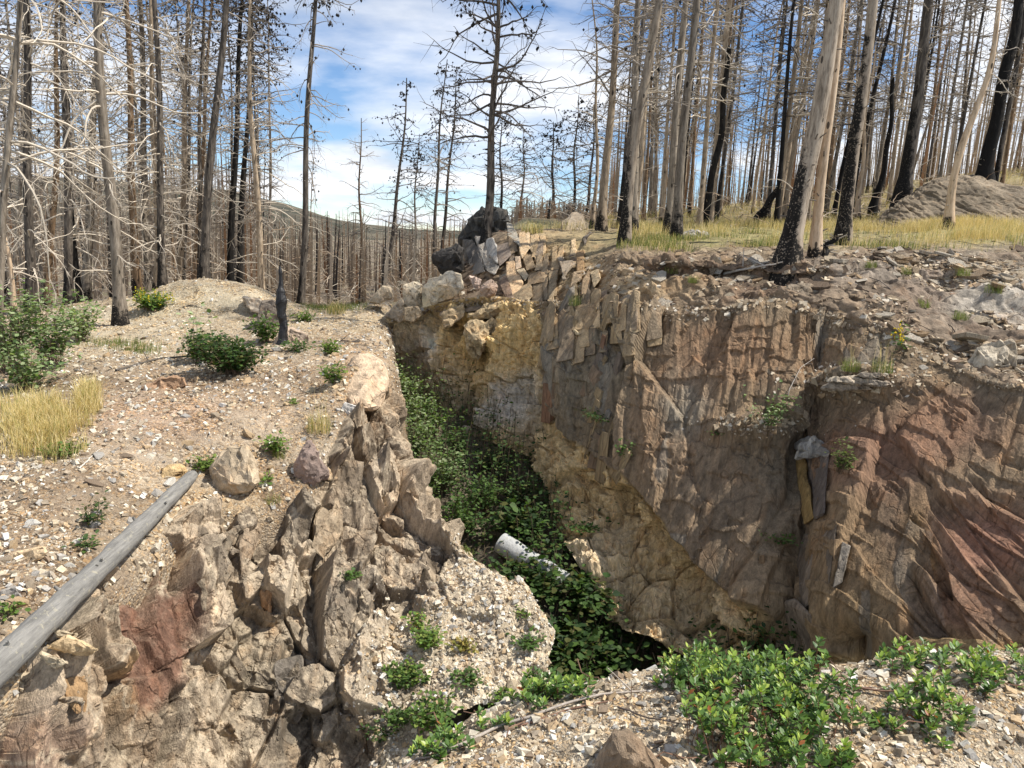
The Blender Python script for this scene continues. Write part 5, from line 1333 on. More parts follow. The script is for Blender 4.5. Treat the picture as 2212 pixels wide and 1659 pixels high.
pix_tree(1642, 470, 21, 1666, 405, 16, 'stubby black burnt stump between the thin tan pines', B_BLACK, 'charred_snag', seed=55, h=1.2, nbr=4, lo=.3, blen=(.05, .2), cones=0, twigs=1, broken=.4, cat='snag')
pix_tree(1780, 640 - 90, None, 1786, 520, 10, 'low black stub at the foot of the peeled trunk', B_BLACK, 'charred_snag', seed=56, h=.35, nbr=2, lo=.3, blen=(.03, .1), cones=0, twigs=1, broken=.2, cat='snag')

# ---- the crowd behind: prototypes, then individual copies
PROTO = {}
for kind, bark, kw in [('tan', B_TAN, dict(nbr=105, lo=.22, wood=(W_GREY, W_DARK), cones=380)), ('tan2', B_TAN, dict(nbr=95, lo=.22, wood=(W_CREAM, W_DARK), cones=340)), ('grey', B_GREY, dict(nbr=105, lo=.22, wood=(W_GREY, W_DARK), cones=380)),
                       ('brown', B_BROWN, dict(nbr=70, lo=.15, wood=(W_CREAM, W_GREY), cones=160)), ('dark', B_DARK, dict(nbr=105, lo=.2, wood=(W_GREY, W_DARK), cones=420)), ('black', B_BLACK, dict(nbr=60, lo=.2, wood=(W_DARK, W_DARK), cones=220))]:
    PROTO[kind] = dict(bark=bark, kw=dict(kw, h=12.5, r0=0.07, blen=(.45, 1.5), droop=.5, twigs=6, brad=1.5, bend=.18))
first = {}


def crowd(n, xr, dr, kinds, label, group, seed, hs=(0.75, 1.1), edge_ok=None):
    g = np.random.default_rng(seed)
    placed = []
    tries = 0
    while len(placed) < n and tries < n * 30:
        tries += 1
        x = g.uniform(*xr); d = dr[0] + (dr[1] - dr[0]) * g.random() ** 1.3
        p = P(x, 480, d); gx, gy = p[0], p[1]
        if any((gx - a) ** 2 + (gy - b) ** 2 < 0.32 for a, b in placed):
            continue
        z = float(ground_z(np.array(gx), np.array(gy)))
        if edge_ok and not edge_ok(gx, gy, z):
            continue
        placed.append((gx, gy))
        k = kinds[g.integers(len(kinds))]
        lab = label % {'tan': 'tan', 'tan2': 'tan', 'grey': 'grey', 'brown': 'orange brown', 'dark': 'dark', 'black': 'blackened'}[k]
        lean = (g.normal(0, .02), g.normal(0.04, .025))
        if (k, group) not in first:
            pr = PROTO[k]
            base = first[(k, group)] = make_tree('burnt_pine', (gx, gy, z - .05), lab, pr['bark'], group, seed=seed + len(first) * 7, **pr['kw'])
            continue
        copy_tree(first[(k, group)], (gx, gy, z - .05), g.uniform(0, 6.28), (lean[0], lean[1]), g.uniform(*hs))


crowd(70, (1330, 2330), (19.5, 44), ['tan', 'tan2', 'grey', 'grey', 'dark', 'tan2', 'black', 'brown'], 'thin %s burnt pine in the crowd on the right hillside', 'thin burnt pines crowding the right hillside', 400, (0.8, 1.2))
crowd(40, (1280, 2330), (40, 75), ['grey', 'dark', 'tan', 'brown'], 'far small %s burnt pine high on the right hillside', 'far burnt pines of the right hillside', 500)
crowd(42, (-160, 590), (20, 42), ['brown', 'grey', 'tan', 'grey', 'dark'], '%s burnt pine in the tangle behind the mound', 'tangled burnt pines behind the mound', 600, (0.7, 1.05))
crowd(26, (-150, 700), (36, 60), ['brown', 'grey', 'dark'], 'short %s burnt pine down the slope behind the bank', 'burnt pines down the slope', 700, (0.4, 0.72))


# ---- the far burnt forest, one mass
def far_forest():
    g = np.random.default_rng(77)
    n = 5200
    d = 30 + 230 * g.random(n) ** 1.25
    x = g.uniform(-200, 2420, n)
    keep = ((x < 1330) | (g.random(n) < .5)) & ((x < 590) | (x > 1290) | (g.random(n) < .6)); d = d[keep]; x = x[keep]; n = len(x)
    pos = np.array([P(a, 480, b) for a, b in zip(x, d)])
    z = ground_z(pos[:, 0], pos[:, 1])
    gap = (x > 590) & (x < 1290)
    d = np.where(gap, 42 + 1.0 * (d - 30), d)
    pos = np.array([P(a, 480, b) for a, b in zip(x, d)])
    z = ground_z(pos[:, 0], pos[:, 1])
    d = np.where(gap & (g.random(n) < .45), 22 + 24 * g.random(n), d)
    pos = np.array([P(a, 480, b) for a, b in zip(x, d)])
    z = ground_z(pos[:, 0], pos[:, 1])
    h = np.where(gap, np.clip(1.65 - z + d * g.uniform(-.035, .028, n), .8, 9), g.uniform(3.0, 6.5, n)) + 3.5 * g.random(n) * (x > 1330) + 3.0 * g.random(n) * (x < 560)
    ln = g.normal(0, .03, (n, 2))
    t = np.linspace(0, 1, 4)
    path = np.stack([pos[:, 0][:, None] + ln[:, :1] * h[:, None] * t, pos[:, 1][:, None] + ln[:, 1:] * h[:, None] * t, z[:, None] - .2 + h[:, None] * t], -1)
    r = g.uniform(.045, .085, n)[:, None] * (1 - .8 * t)[None]
    V, Q, _ = tubes(path, r, 3)
    pal = np.array([(0.33, 0.255, 0.18), (0.40, 0.29, 0.19), (0.22, 0.17, 0.125), (0.30, 0.165, 0.085), (0.05, 0.043, 0.038), (0.42, 0.35, 0.27)])
    c = pal[g.choice(6, n, p=[.28, .2, .2, .12, .12, .08])]
    bag = Bag(); bag.add(V, [Q], np.repeat(c, 12, 0))
    m = 9
    s = g.uniform(.12, 1, (n, m)); az = g.uniform(0, 6.28, (n, m)); L_ = g.uniform(.3, 1.1, (n, m)) * (1.1 - .7 * s)
    b0 = np.stack([np.stack([np.interp(s[i], t, path[i, :, k]) for k in range(3)], -1) for i in range(n)])
    el = g.normal(-.15, .4, (n, m))
    dv = np.stack([np.cos(el) * np.cos(az), np.cos(el) * np.sin(az), np.sin(el)], -1) * L_[..., None]
    b1 = b0 + dv * .55 + np.array([0, 0, .05]); b2 = b0 + dv + np.array([0, 0, -.1]) * L_[..., None]
    bp = np.stack([b0, b1, b2], 2).reshape(n * m, 3, 3)
    Vb, Qb, _ = tubes(bp, np.broadcast_to(np.array([.011, .009, .004]), (n * m, 3)), 3)
    bag.add(Vb, [Qb], np.repeat(np.repeat(c * .5 + np.array([.17, .15, .12]), m, 0), 9, 0))
    link('far_forest', bag.mesh('far_forest', M_TWIG), kind='stuff')['label'] = 'mass of small burnt trunks covering the far slopes'


far_forest()


# ---- fallen branches and brush tangled between the trunks behind the mound
def brush():
    g = np.random.default_rng(78)
    n = 2600
    x = np.where(g.random(n) < .62, g.uniform(-150, 900, n), g.uniform(1150, 2330, n)); d = 18.5 + 26 * g.random(n) ** 1.3
    pos = np.array([P(a, 480, b) for a, b in zip(x, d)]); z = ground_z(pos[:, 0], pos[:, 1])
    pos[:, 2] = z + np.abs(g.normal(0, .55, n)) * (1 + 1.2 * (x < 600))
    K = 6; az = g.uniform(0, 6.28, n); el = g.normal(.1, .5, n); l = g.uniform(.4, 1.7, n)
    t = np.linspace(0, 1, K)
    aa = az[:, None] + g.normal(0, .4, (n, K)).cumsum(1) * .5; ee = el[:, None] + g.normal(0, .35, (n, K)).cumsum(1) * .5 - .6 * t
    st = (l / K)[:, None, None] * np.stack([np.cos(ee) * np.cos(aa), np.cos(ee) * np.sin(aa), np.sin(ee)], -1)
    p = pos[:, None] + st.cumsum(1)
    V, Q, _ = tubes(p, (g.uniform(.007, .014, n))[:, None] * (1 - .75 * t), 3)
    c = np.array([(0.50, 0.43, 0.34), (0.36, 0.29, 0.22), (0.30, 0.22, 0.15)])[g.integers(0, 3, n)]
    bag = Bag(); bag.add(V, [Q], np.repeat(c, K * 3, 0))
    link('brush', bag.mesh('brush', M_TWIG), kind='stuff')['label'] = 'dead bleached brush tangled between the burnt trunks'


brush()

# ------------------------------------------------------------------ leaves, grass and plants
LEAF = np.array([(0, 0, 0), (-.36, .30, .05), (-.42, .62, .07), (0, 1, -.02), (.42, .62, .07), (.36, .30, .05)], float)   # x width, y along, z up
LEAFQ = np.array([(0, 3, 2, 1), (0, 5, 4, 3)])


def leaves(bag, pos, dirs, ups, length, width, col):
    n = len(pos)
    d = dirs / (np.linalg.norm(dirs, axis=1, keepdims=True) + 1e-9)
    x = np.cross(d, ups); x /= np.linalg.norm(x, axis=1, keepdims=True) + 1e-9
    z = np.cross(x, d)
    lv = LEAF[None] * np.stack([width, length, length * .5], -1)[:, None]
    V = pos[:, None] + lv[..., :1] * x[:, None] + lv[..., 1:2] * d[:, None] + lv[..., 2:] * z[:, None]
    bag.add(V, [(LEAFQ[None] + 6 * np.arange(n)[:, None, None]).reshape(-1, 4)], np.repeat(col, 6, 0))


def pick(g, pal, n, jit=.2):
    pal = np.asarray(pal)
    return pal[g.integers(0, len(pal), n)] * g.uniform(1 - jit, 1 + jit, (n, 1))


def stems_path(g, base, n, h, spread, K=6):
    az = g.uniform(0, 6.28, n); out = spread * np.sqrt(g.random(n))
    t = np.linspace(0, 1, K)
    hh = h * g.uniform(.6, 1.05, n) * (1 - .35 * out / max(spread, 1e-6))
    w = g.normal(0, .04, (n, K, 3)) * h * t[None, :, None]
    p = np.stack([np.cos(az)[:, None] * out[:, None] * t ** 1.3, np.sin(az)[:, None] * out[:, None] * t ** 1.3, hh[:, None] * t], -1) + w
    return base + p + np.stack([g.normal(0, .12 * spread, n), g.normal(0, .12 * spread, n), 0 * az - .02], -1)[:, None]


GREEN = [(0.075, 0.13, 0.03), (0.055, 0.10, 0.025), (0.10, 0.165, 0.04), (0.085, 0.14, 0.05)]
LIME = [(0.16, 0.23, 0.05), (0.12, 0.20, 0.045), (0.20, 0.25, 0.06), (0.09, 0.15, 0.035)]
DGREEN = [(0.035, 0.07, 0.02), (0.048, 0.088, 0.024), (0.026, 0.05, 0.017), (0.06, 0.10, 0.028), (0.09, .095, .03)]
SAGE = [(0.21, 0.275, 0.12), (0.27, 0.33, 0.16), (0.15, 0.21, 0.085), (0.33, 0.38, 0.21)]


def plant(name, base, h, spread, nst, nlf, size, pal, label, seed, cat='plant', group=None, wood=(0.16, 0.11, 0.07), mat=None, aspect=.75, flowers=None, rad=.004):
    """stems from one foot, leaves set along them"""
    g = np.random.default_rng(seed)
    base = np.asarray(base, float)
    root = link(name, None, label=label, cat=cat, group=group, loc=base)
    sp = stems_path(g, np.zeros(3), nst, h, spread)
    V, Q, _ = tubes(sp, np.full((nst, 6), rad) * np.linspace(1, .4, 6)[None], 3)
    b = Bag(); b.add(V, [Q], wood); link('stems', b.mesh('stems', M_TWIG), root)
    n = nst * nlf
    si = np.repeat(np.arange(nst), nlf); f = .25 + .75 * g.random(n); k = np.minimum((f * 5).astype(int), 4); fr = (f * 5 - k)[:, None]
    pos = sp[si, k] * (1 - fr) + sp[si, k + 1] * fr
    d = g.normal(0, 1, (n, 3)); d[:, 2] = g.normal(.05, .35, n)
    pos = pos + d * size * .5
    up = np.array([0, 0, 1.0]) + g.normal(0, .35, (n, 3))
    sz = size * g.uniform(.6, 1.25, n)
    b = Bag(); leaves(b, pos, d, up, sz, sz * aspect, pick(g, pal, n)); link('leaves', b.mesh('leaves', mat or M_LEAF), root)
    if flowers:
        m = nst * 9; si = g.integers(0, nst, m); pos = sp[si, -1] + np.stack([g.normal(0, .012, m), g.normal(0, .012, m), g.uniform(-.1, .06, m) * h * 2], -1)
        b = Bag(); Vc = pos[:, None] + CONE[None] * g.uniform(.005, .011, (m, 1, 1)); b.add(Vc, [(CONEF[None] + 6 * np.arange(m)[:, None, None]).reshape(-1, 3)], flowers)
        link('flowers', b.mesh('flowers', M_CHIP), root)
    return root


def blades(bag, pos, length, width, pal, g, lean=.45, wind=(0.25, 0)):
    n = len(pos)
    az = g.uniform(0, 6.28, n); out = np.abs(g.normal(0, lean, n))
    dx = np.cos(az) * out + wind[0] * g.random(n); dy = np.sin(az) * out + wind[1]
    s = np.stack([-np.sin(az), np.cos(az), 0 * az], -1) * (width * .5)[:, None]
    t = lambda f, k: pos + np.stack([dx * length * k, dy * length * k, length * f], -1)
    V = np.stack([pos - s, pos + s, t(.55, .25) - s * .7, t(.55, .25) + s * .7, t(.95, .8)], 1)
    i = 5 * np.arange(n)[:, None]
    bag.add(V, [np.array([[0, 1, 3, 2]]) + i, np.array([[2, 3, 4]]) + i], np.repeat(pick(g, pal, n), 5, 0))


GOLD = [(0.70, 0.56, 0.27), (0.62, 0.50, 0.22), (0.76, 0.64, 0.36), (0.54, 0.45, 0.18)]
GGRN = [(0.19, 0.23, 0.06), (0.14, 0.19, 0.05), (0.26, 0.27, 0.08)]


def grass_mass(name, pos, length, width, pal, label, seed, **kw):
    g = np.random.default_rng(seed)
    b = Bag(); n = len(pos)
    blades(b, pos, length * g.uniform(.5, 1.2, n), np.full(n, width), pal, g, **kw)
    link(name, b.mesh(name, M_GRASS), kind='stuff')['label'] = label


def tuft(base, r, h, n, pal, label, seed, seedheads=0, width=.004):
    g = np.random.default_rng(seed); base = np.asarray(base, float)
    root = link('grass_tuft', None, label=label, cat='grass tuft', loc=base)
    b = Bag(); a = g.uniform(0, 6.28, n); q = r * .45 * np.sqrt(g.random(n))
    pos = np.stack([np.cos(a) * q, np.sin(a) * q, 0 * a - .01], -1)
    blades(b, pos, h * g.uniform(.5, 1.1, n), np.full(n, width), pal, g, .7, (0, 0)); link('blades', b.mesh('blades', M_GRASS), root)
    if seedheads:
        b = Bag(); m = seedheads; pos = g.normal(0, r * .2, (m, 3)) * np.array([1, 1, 0])
        blades(b, pos, h * g.uniform(1.7, 2.6, m), np.full(m, .0045), GOLD, g, .22, (-.05, 0)); link('seed_stalks', b.mesh('seed_stalks', M_GRASS), root)
    return root


# grass on the hillside bench and forest floor
wg = (smooth(bench.py, 474, 482) * smooth(548 + 8 * fbm(bench.S * 1.5, 3, 7) - bench.py, 0, 16) * (bench.px > 1330) + .5 * np.exp(-((bench.px - 1210) / 60) ** 2 - ((bench.py - 492) / 10) ** 2)) * vis(bench) * np.clip(.15 + 2.6 * fbm(bench.S * 1.3, 4, 8), .02, 2)
wg = wg * (1 - np.exp(-((bench.px - 1830) / 70) ** 2 - ((bench.py - 545) / 22) ** 2))
p, n, x, y = bench.scatter(15000, wg)
low = (fbm(p * .9, 3, 4) * 1.4 + (y - 515) / 45) > .15
grass_mass('grass', p[~low], .24, .006, GOLD + GOLD + GGRN[:1], 'pale golden grass under the right stand', 1)
grass_mass('grass', p[low], .15, .007, GGRN + GOLD[:1], 'short green grass edging the golden grass', 2)
p, n, x, y = bench.scatter(6500, np.clip(.2 + 2.5 * fbm(bench.S * 1.4, 3, 9), .03, 2) * np.exp(-((bench.px - 2080) / 170) ** 2 - ((bench.py - 498) / 17) ** 2) * vis(bench))
grass_mass('grass', p, .25, .006, GOLD, 'tall golden grass along the bedrock knoll', 3)
g = np.random.default_rng(5)
xs = g.uniform(1300, 2330, 12000); ds = 19 + 24 * g.random(12000) ** 1.2; q = np.array([P(a, 480, b) for a, b in zip(xs, ds)]); q[:, 2] = ground_z(q[:, 0], q[:, 1])
grass_mass('grass', q[fbm(q * .5, 3, 3) > -.15], .34, .011, GOLD + GGRN[:1], 'dry grass between the trunks uphill', 4)
# golden grass patch on the left bank
wg = np.exp(-((bank.px - 85) / 95) ** 2 - ((bank.py - 935) / 48) ** 2) + .8 * np.exp(-((bank.px - 190) / 26) ** 2 - ((bank.py - 870) / 22) ** 2)
wg = wg * smooth(fbm(bank.S * 4.5, 3, 12), -.35, .3)
p, n, _, _ = bank.scatter(5200, np.where(wg > .12, wg, 0))
grass_mass('grass', p, .22, .0055, GOLD + GOLD + GGRN[2:], 'golden grass patch on the left of the bank', 6, lean=.75)
p, n, _, _ = bank.scatter(2500, np.exp(-((bank.px - 300) / 40) ** 2 - ((bank.py - 757) / 7) ** 2) + .7 * np.exp(-((bank.px - 230) / 60) ** 2 - ((bank.py - 745) / 6) ** 2) + .6 * np.exp(-((bank.px - 720) / 60) ** 2 - ((bank.py - 668) / 6) ** 2))
grass_mass('grass', p, .12, .006, GGRN + [(0.12, .19, .05)], 'thin green grass on the gravel below the grey pine', 7)

# bushes on the bank
bp_ = lambda x, y: bank.point(x, y)
for k, (x, y, h, s, ns, lb) in enumerate([(20, 800, 1.5, .62, 70, 'large leafy sage green shrub at the left picture edge'), (112, 790, 1.3, .55, 62, 'rounded sage green shrub next to the edge shrub'), (175, 735, .95, .4, 36, 'smaller leafy shrub in front of the left trunks'), (60, 840, .75, .45, 36, 'low leafy shrub at the foot of the edge shrub')]):
    plant('aspen_shrub', bp_(x, y), h, s, ns, 22, .06, SAGE + SAGE + GREEN[2:], lb, 100 + k, 'shrub', aspect=.85)
plant('green_shrub', bp_(500, 802), .62, .50, 80, 34, .055, DGREEN + GREEN[:2], 'dense dark green shrub in the middle of the bank', 110, 'shrub')
plant('green_shrub', bp_(430, 780), .60, .30, 34, 24, .055, DGREEN + LIME[:1], 'smaller dark shrub joined to the dense green one', 111, 'shrub')
plant('sapling', bp_(425, 770), .95, .28, 6, 9, .075, SAGE, 'tall sparse sapling with round leaves over the green shrub', 112, 'sapling', aspect=.9)
plant('green_plant', bp_(325, 665), .45, .40, 36, 24, .07, LIME + GREEN, 'yellow flowered green plant on the mound right of the grey pine', 113, flowers=(0.6, 0.5, 0.03))
plant('green_plant', bp_(572, 735), .55, .30, 26, 22, .06, GREEN + LIME[:2], 'leafy plant left of the charred snag', 114)
for k, (x, y, h, s, ns, nl, sz, pal, lb) in enumerate([
    (716, 825, .30, .17, 20, 16, .045, LIME, 'bright green plant by the top of the pillar'), (597, 975, .26, .16, 16, 14, .045, LIME, 'bright green plant above the pointed red stone'), (440, 1010, .20, .13, 14, 12, .04, LIME, 'bright green plant at the upper tip of the log'),
    (195, 1130, .30, .16, 10, 12, .04, DGREEN, 'small dark sapling on the gravel above the log'), (185, 1180, .12, .12, 8, 9, .04, GREEN, 'low green sprig just above the log'), (572, 1035, .10, .10, 8, 8, .04, LIME, 'tiny green plant beside the angular tan boulder'),
    (10, 1335, .16, .10, 8, 9, .035, LIME, 'small bright plant at the left edge under the log'), (632, 868, .08, .07, 7, 8, .035, LIME, 'tiny green sprig alone on the gravel'), (640, 755, .22, .30, 18, 14, .05, GREEN, 'low green plant in front of the pinkish brown stone'),
    (710, 760, .25, .22, 18, 14, .05, LIME, 'green plant near the dead twigs left of the pillar'), (660, 690, .25, .25, 16, 12, .06, LIME, 'green plant at the foot of the tall lone pine'), (145, 975, .16, .2, 16, 14, .045, LIME, 'low green leaves beside the golden grass patch'),
    (760, 1245, .14, .10, 10, 9, .04, GREEN, 'small plant at the base of the pillar face')]):
    src = face if y > 1200 and x > 500 else bank
    plant('green_plant', src.point(x, y), h, s, ns, nl, sz, pal, lb, 120 + k)

# plants in the saddle between ledge and rock face, and on the spur
fp_ = lambda x, y: face.point(x, y)
for k, (x, y, h, s, ns, nl, sz, pal, lb) in enumerate([
    (925, 1390, .28, .20, 26, 16, .05, LIME, 'lime green bush on the upper saddle beside the spur'), (870, 1470, .30, .24, 30, 18, .05, LIME + GREEN, 'bushy green plant low on the saddle'), (930, 1560, .34, .28, 40, 20, .05, LIME + GREEN, 'largest green bush at the foot of the saddle'),
    (1000, 1400, .20, .18, 16, 12, .045, [(0.28, .22, .06), (.2, .2, .05)], 'yellowing plant in the middle of the spur foot'), (1010, 1470, .18, .2, 18, 14, .045, GREEN, 'small green plant under the spur'), (1085, 1525, .22, .2, 18, 14, .045, LIME, 'green plant at the bottom of the spur edge'),
    (1140, 1400, .26, .18, 16, 12, .05, GREEN, 'plant hanging at the right edge of the spur'), (900, 1350, .2, .16, 16, 12, .05, LIME + [(0.3, .25, .06)], 'yellow green sprig where spur and rock face meet'), (860, 1560, .25, .2, 24, 14, .045, GREEN, 'shaded green plant against the dark rock'),
    (1130, 1330, .16, .10, 8, 8, .04, LIME, 'tiny sprig on the spur crest'), (830, 1590, .2, .2, 20, 14, .045, DGREEN, 'dark green plant at the lower left of the saddle')]):
    plant('green_plant', fp_(x, y), h * .8, s * .78, int(ns * .8), nl, sz * .85, pal, lb, 150 + k)

# plants on the right wall ledges
wp_ = lambda x, y: wall.point(x, y)
plant('ledge_shrub', wp_(1655, 925), .62, .32, 16, 20, .04, SAGE + GREEN, 'airy green shrub growing on the wall ledge', 170, 'shrub')
for k, (x, y, h, s, ns, nl, sz, pal, lb) in enumerate([
    (1690, 1175, .16, .2, 14, 12, .04, GREEN, 'green sprig on the wall above the spikes'), (1290, 898, .14, .26, 16, 12, .045, DGREEN, 'low green mat on a small wall ledge at left'), (1347, 985, .3, .10, 10, 12, .045, GREEN, 'green plant in the vertical wall crack'),
    (1812, 1015, .38, .16, 16, 14, .04, [(0.14, .17, .05), (.1, .13, .04)], 'ferny plant hanging behind the orange pillar'), (1550, 940, .10, .14, 10, 9, .03, GREEN, 'tiny green tuft left of the airy shrub'), (1255, 1150, .14, .2, 14, 12, .05, GREEN, 'green leaves on the ochre rock by the gully')]):
    plant('wall_plant', wp_(x, y), h, s, ns, nl, sz, pal, lb, 171 + k)
bq = lambda x, y: bench.point(x, y)
plant('goldenrod', wp_(1940, 765), .42, .14, 5, 10, .05, GREEN, 'yellow goldenrod in flower at the wall lip', 180, 'flower', flowers=(0.7, 0.5, 0.02))
tuft(wp_(1838, 798), .22, .16, 130, GGRN + LIME[:1], 'green tuft with straw stalks on the slate pile, left one', 181, 5)
tuft(wp_(1905, 800), .24, .16, 130, GGRN + GREEN[:1], 'green tuft with many straw stalks on the slate pile, right one', 182, 12)
for k, (x, y, r, h, lb) in enumerate([(2070, 690, .2, .14, 'round green tuft on the bare slope right of the goldenrod'), (2145, 630, .24, .16, 'bright green tuft on the pale slope at far right'), (1955, 590, .2, .14, 'small green tuft under the golden grass by the front trunks'), (2080, 590, .2, .14, 'green tuft above the half buried boulder'),
                                      (1500, 610, .18, .12, 'green tuft in the slate below the pine pair'), (1880, 575, .18, .12, 'tuft on the slope right of the black footed trunk'), (1452, 590, .3, .14, 'wide green tuft at the rim below the pines'), (1995, 660, .18, .12, 'green tuft beneath the brown half buried boulder')]):
    tuft(bq(x, y), r, h, 110, GGRN + LIME[:1], lb, 190 + k)
tuft(wp_(1243, 655), .2, .18, 110, GGRN + LIME[:1], 'green tuft on the slabs at the top of the wall', 199, 6)
tuft(bp_(690, 930), .3, .26, 160, GGRN + GOLD, 'dry grass tuft arching over the pillar base', 200, 8)
tuft(bp_(600, 985), .15, .14, 80, GGRN, 'green grass tuft below the bright plant', 201)
tuft(bp_(590, 1080), .16, .10, 80, GGRN, 'small grass tuft at the rim of the rock face', 202)
tuft(bq(1150, 500), .5, .3, 160, GOLD + GGRN, 'yellow grass tuft on the crest right of the dark boulder', 203, width=.008)
tuft(fp_(1012, 1195), .14, .10, 70, GGRN, 'small green tuft on the spur shoulder', 204)
tuft(bp_(725, 672), .4, .3, 120, GOLD + GGRN, 'straw tuft at the far end of the bank', 205, width=.008)

# ---- undergrowth filling the gully: a mass
def undergrowth():
    g = np.random.default_rng(301)
    b = Bag()
    wt = ((floor.px > 835) & (floor.px < 1720) & (floor.py > 800) & (floor.py < 1560)).astype(float) / floor.d
    p, n, x, y = floor.scatter(2300, wt)
    for k in range(len(p)):
        pass
    st = 2300; nl = 15
    h = g.uniform(.12, .8, st) * (.25 + smooth(fbm(p * 1.1, 3, 5), -.6, .25))
    top = p + np.stack([g.normal(0, .12, st), g.normal(0, .12, st), h], -1)
    t = np.linspace(0, 1, 4)
    path = p[:, None] + (top - p)[:, None] * t[None, :, None]
    V, Q, _ = tubes(path, np.full((st, 4), .004), 3)
    sb = Bag(); sb.add(V, [Q], (0.10, .075, .045)); link('undergrowth_stems', sb.mesh('undergrowth_stems', M_TWIG), kind='stuff')['label'] = 'thin stems of the gully undergrowth'
    f = .35 + .65 * g.random((st, nl))
    pos = (p[:, None] + (top - p)[:, None] * f[..., None]).reshape(-1, 3) + g.normal(0, .10, (st * nl, 3)) * np.array([1, 1, .5])
    d = g.normal(0, 1, (st * nl, 3)); d[:, 2] = g.normal(-.1, .3, st * nl)
    sz = np.repeat(np.interp(PIX(p)[2], [7, 13], [.068, .048]), nl) * g.uniform(.6, 1.25, st * nl)
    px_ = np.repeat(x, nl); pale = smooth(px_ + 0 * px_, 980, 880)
    c = pick(g, DGREEN + GREEN[:2], st * nl) * (1 - pale[:, None]) + pick(g, SAGE + LIME[:2], st * nl) * pale[:, None]  # darker greens away from the left edge put gully shade into the leaf colour
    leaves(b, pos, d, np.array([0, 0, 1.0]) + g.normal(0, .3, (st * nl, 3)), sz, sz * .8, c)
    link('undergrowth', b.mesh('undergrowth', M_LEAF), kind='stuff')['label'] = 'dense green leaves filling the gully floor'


undergrowth()
fl = lambda x, y: floor.point(x, y)
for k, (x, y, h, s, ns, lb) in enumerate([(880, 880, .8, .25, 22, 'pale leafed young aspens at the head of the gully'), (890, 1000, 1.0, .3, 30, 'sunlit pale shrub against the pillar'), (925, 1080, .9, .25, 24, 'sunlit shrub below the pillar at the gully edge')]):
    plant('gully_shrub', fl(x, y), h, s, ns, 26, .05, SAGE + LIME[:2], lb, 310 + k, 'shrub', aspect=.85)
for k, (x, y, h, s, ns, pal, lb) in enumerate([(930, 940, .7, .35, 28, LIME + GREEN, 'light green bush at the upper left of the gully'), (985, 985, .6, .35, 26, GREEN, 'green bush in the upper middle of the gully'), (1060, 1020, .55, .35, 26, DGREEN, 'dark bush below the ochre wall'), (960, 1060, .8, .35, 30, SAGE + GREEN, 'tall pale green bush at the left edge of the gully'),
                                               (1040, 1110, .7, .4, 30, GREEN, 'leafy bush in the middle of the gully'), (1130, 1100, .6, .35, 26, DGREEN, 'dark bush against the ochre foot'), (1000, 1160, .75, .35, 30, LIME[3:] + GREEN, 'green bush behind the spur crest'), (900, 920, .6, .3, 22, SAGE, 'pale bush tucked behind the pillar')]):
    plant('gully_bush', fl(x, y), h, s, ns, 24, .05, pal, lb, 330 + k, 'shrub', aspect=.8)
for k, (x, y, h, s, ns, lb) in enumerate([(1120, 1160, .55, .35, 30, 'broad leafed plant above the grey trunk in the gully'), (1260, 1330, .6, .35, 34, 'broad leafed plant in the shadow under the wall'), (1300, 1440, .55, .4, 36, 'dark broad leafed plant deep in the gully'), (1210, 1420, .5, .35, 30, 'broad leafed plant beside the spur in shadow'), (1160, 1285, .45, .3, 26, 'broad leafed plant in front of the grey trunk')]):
    plant('broadleaf_plant', fl(x, y), h, s, ns, 16, .10, DGREEN + GREEN[:1], lb, 320 + k, aspect=.95)

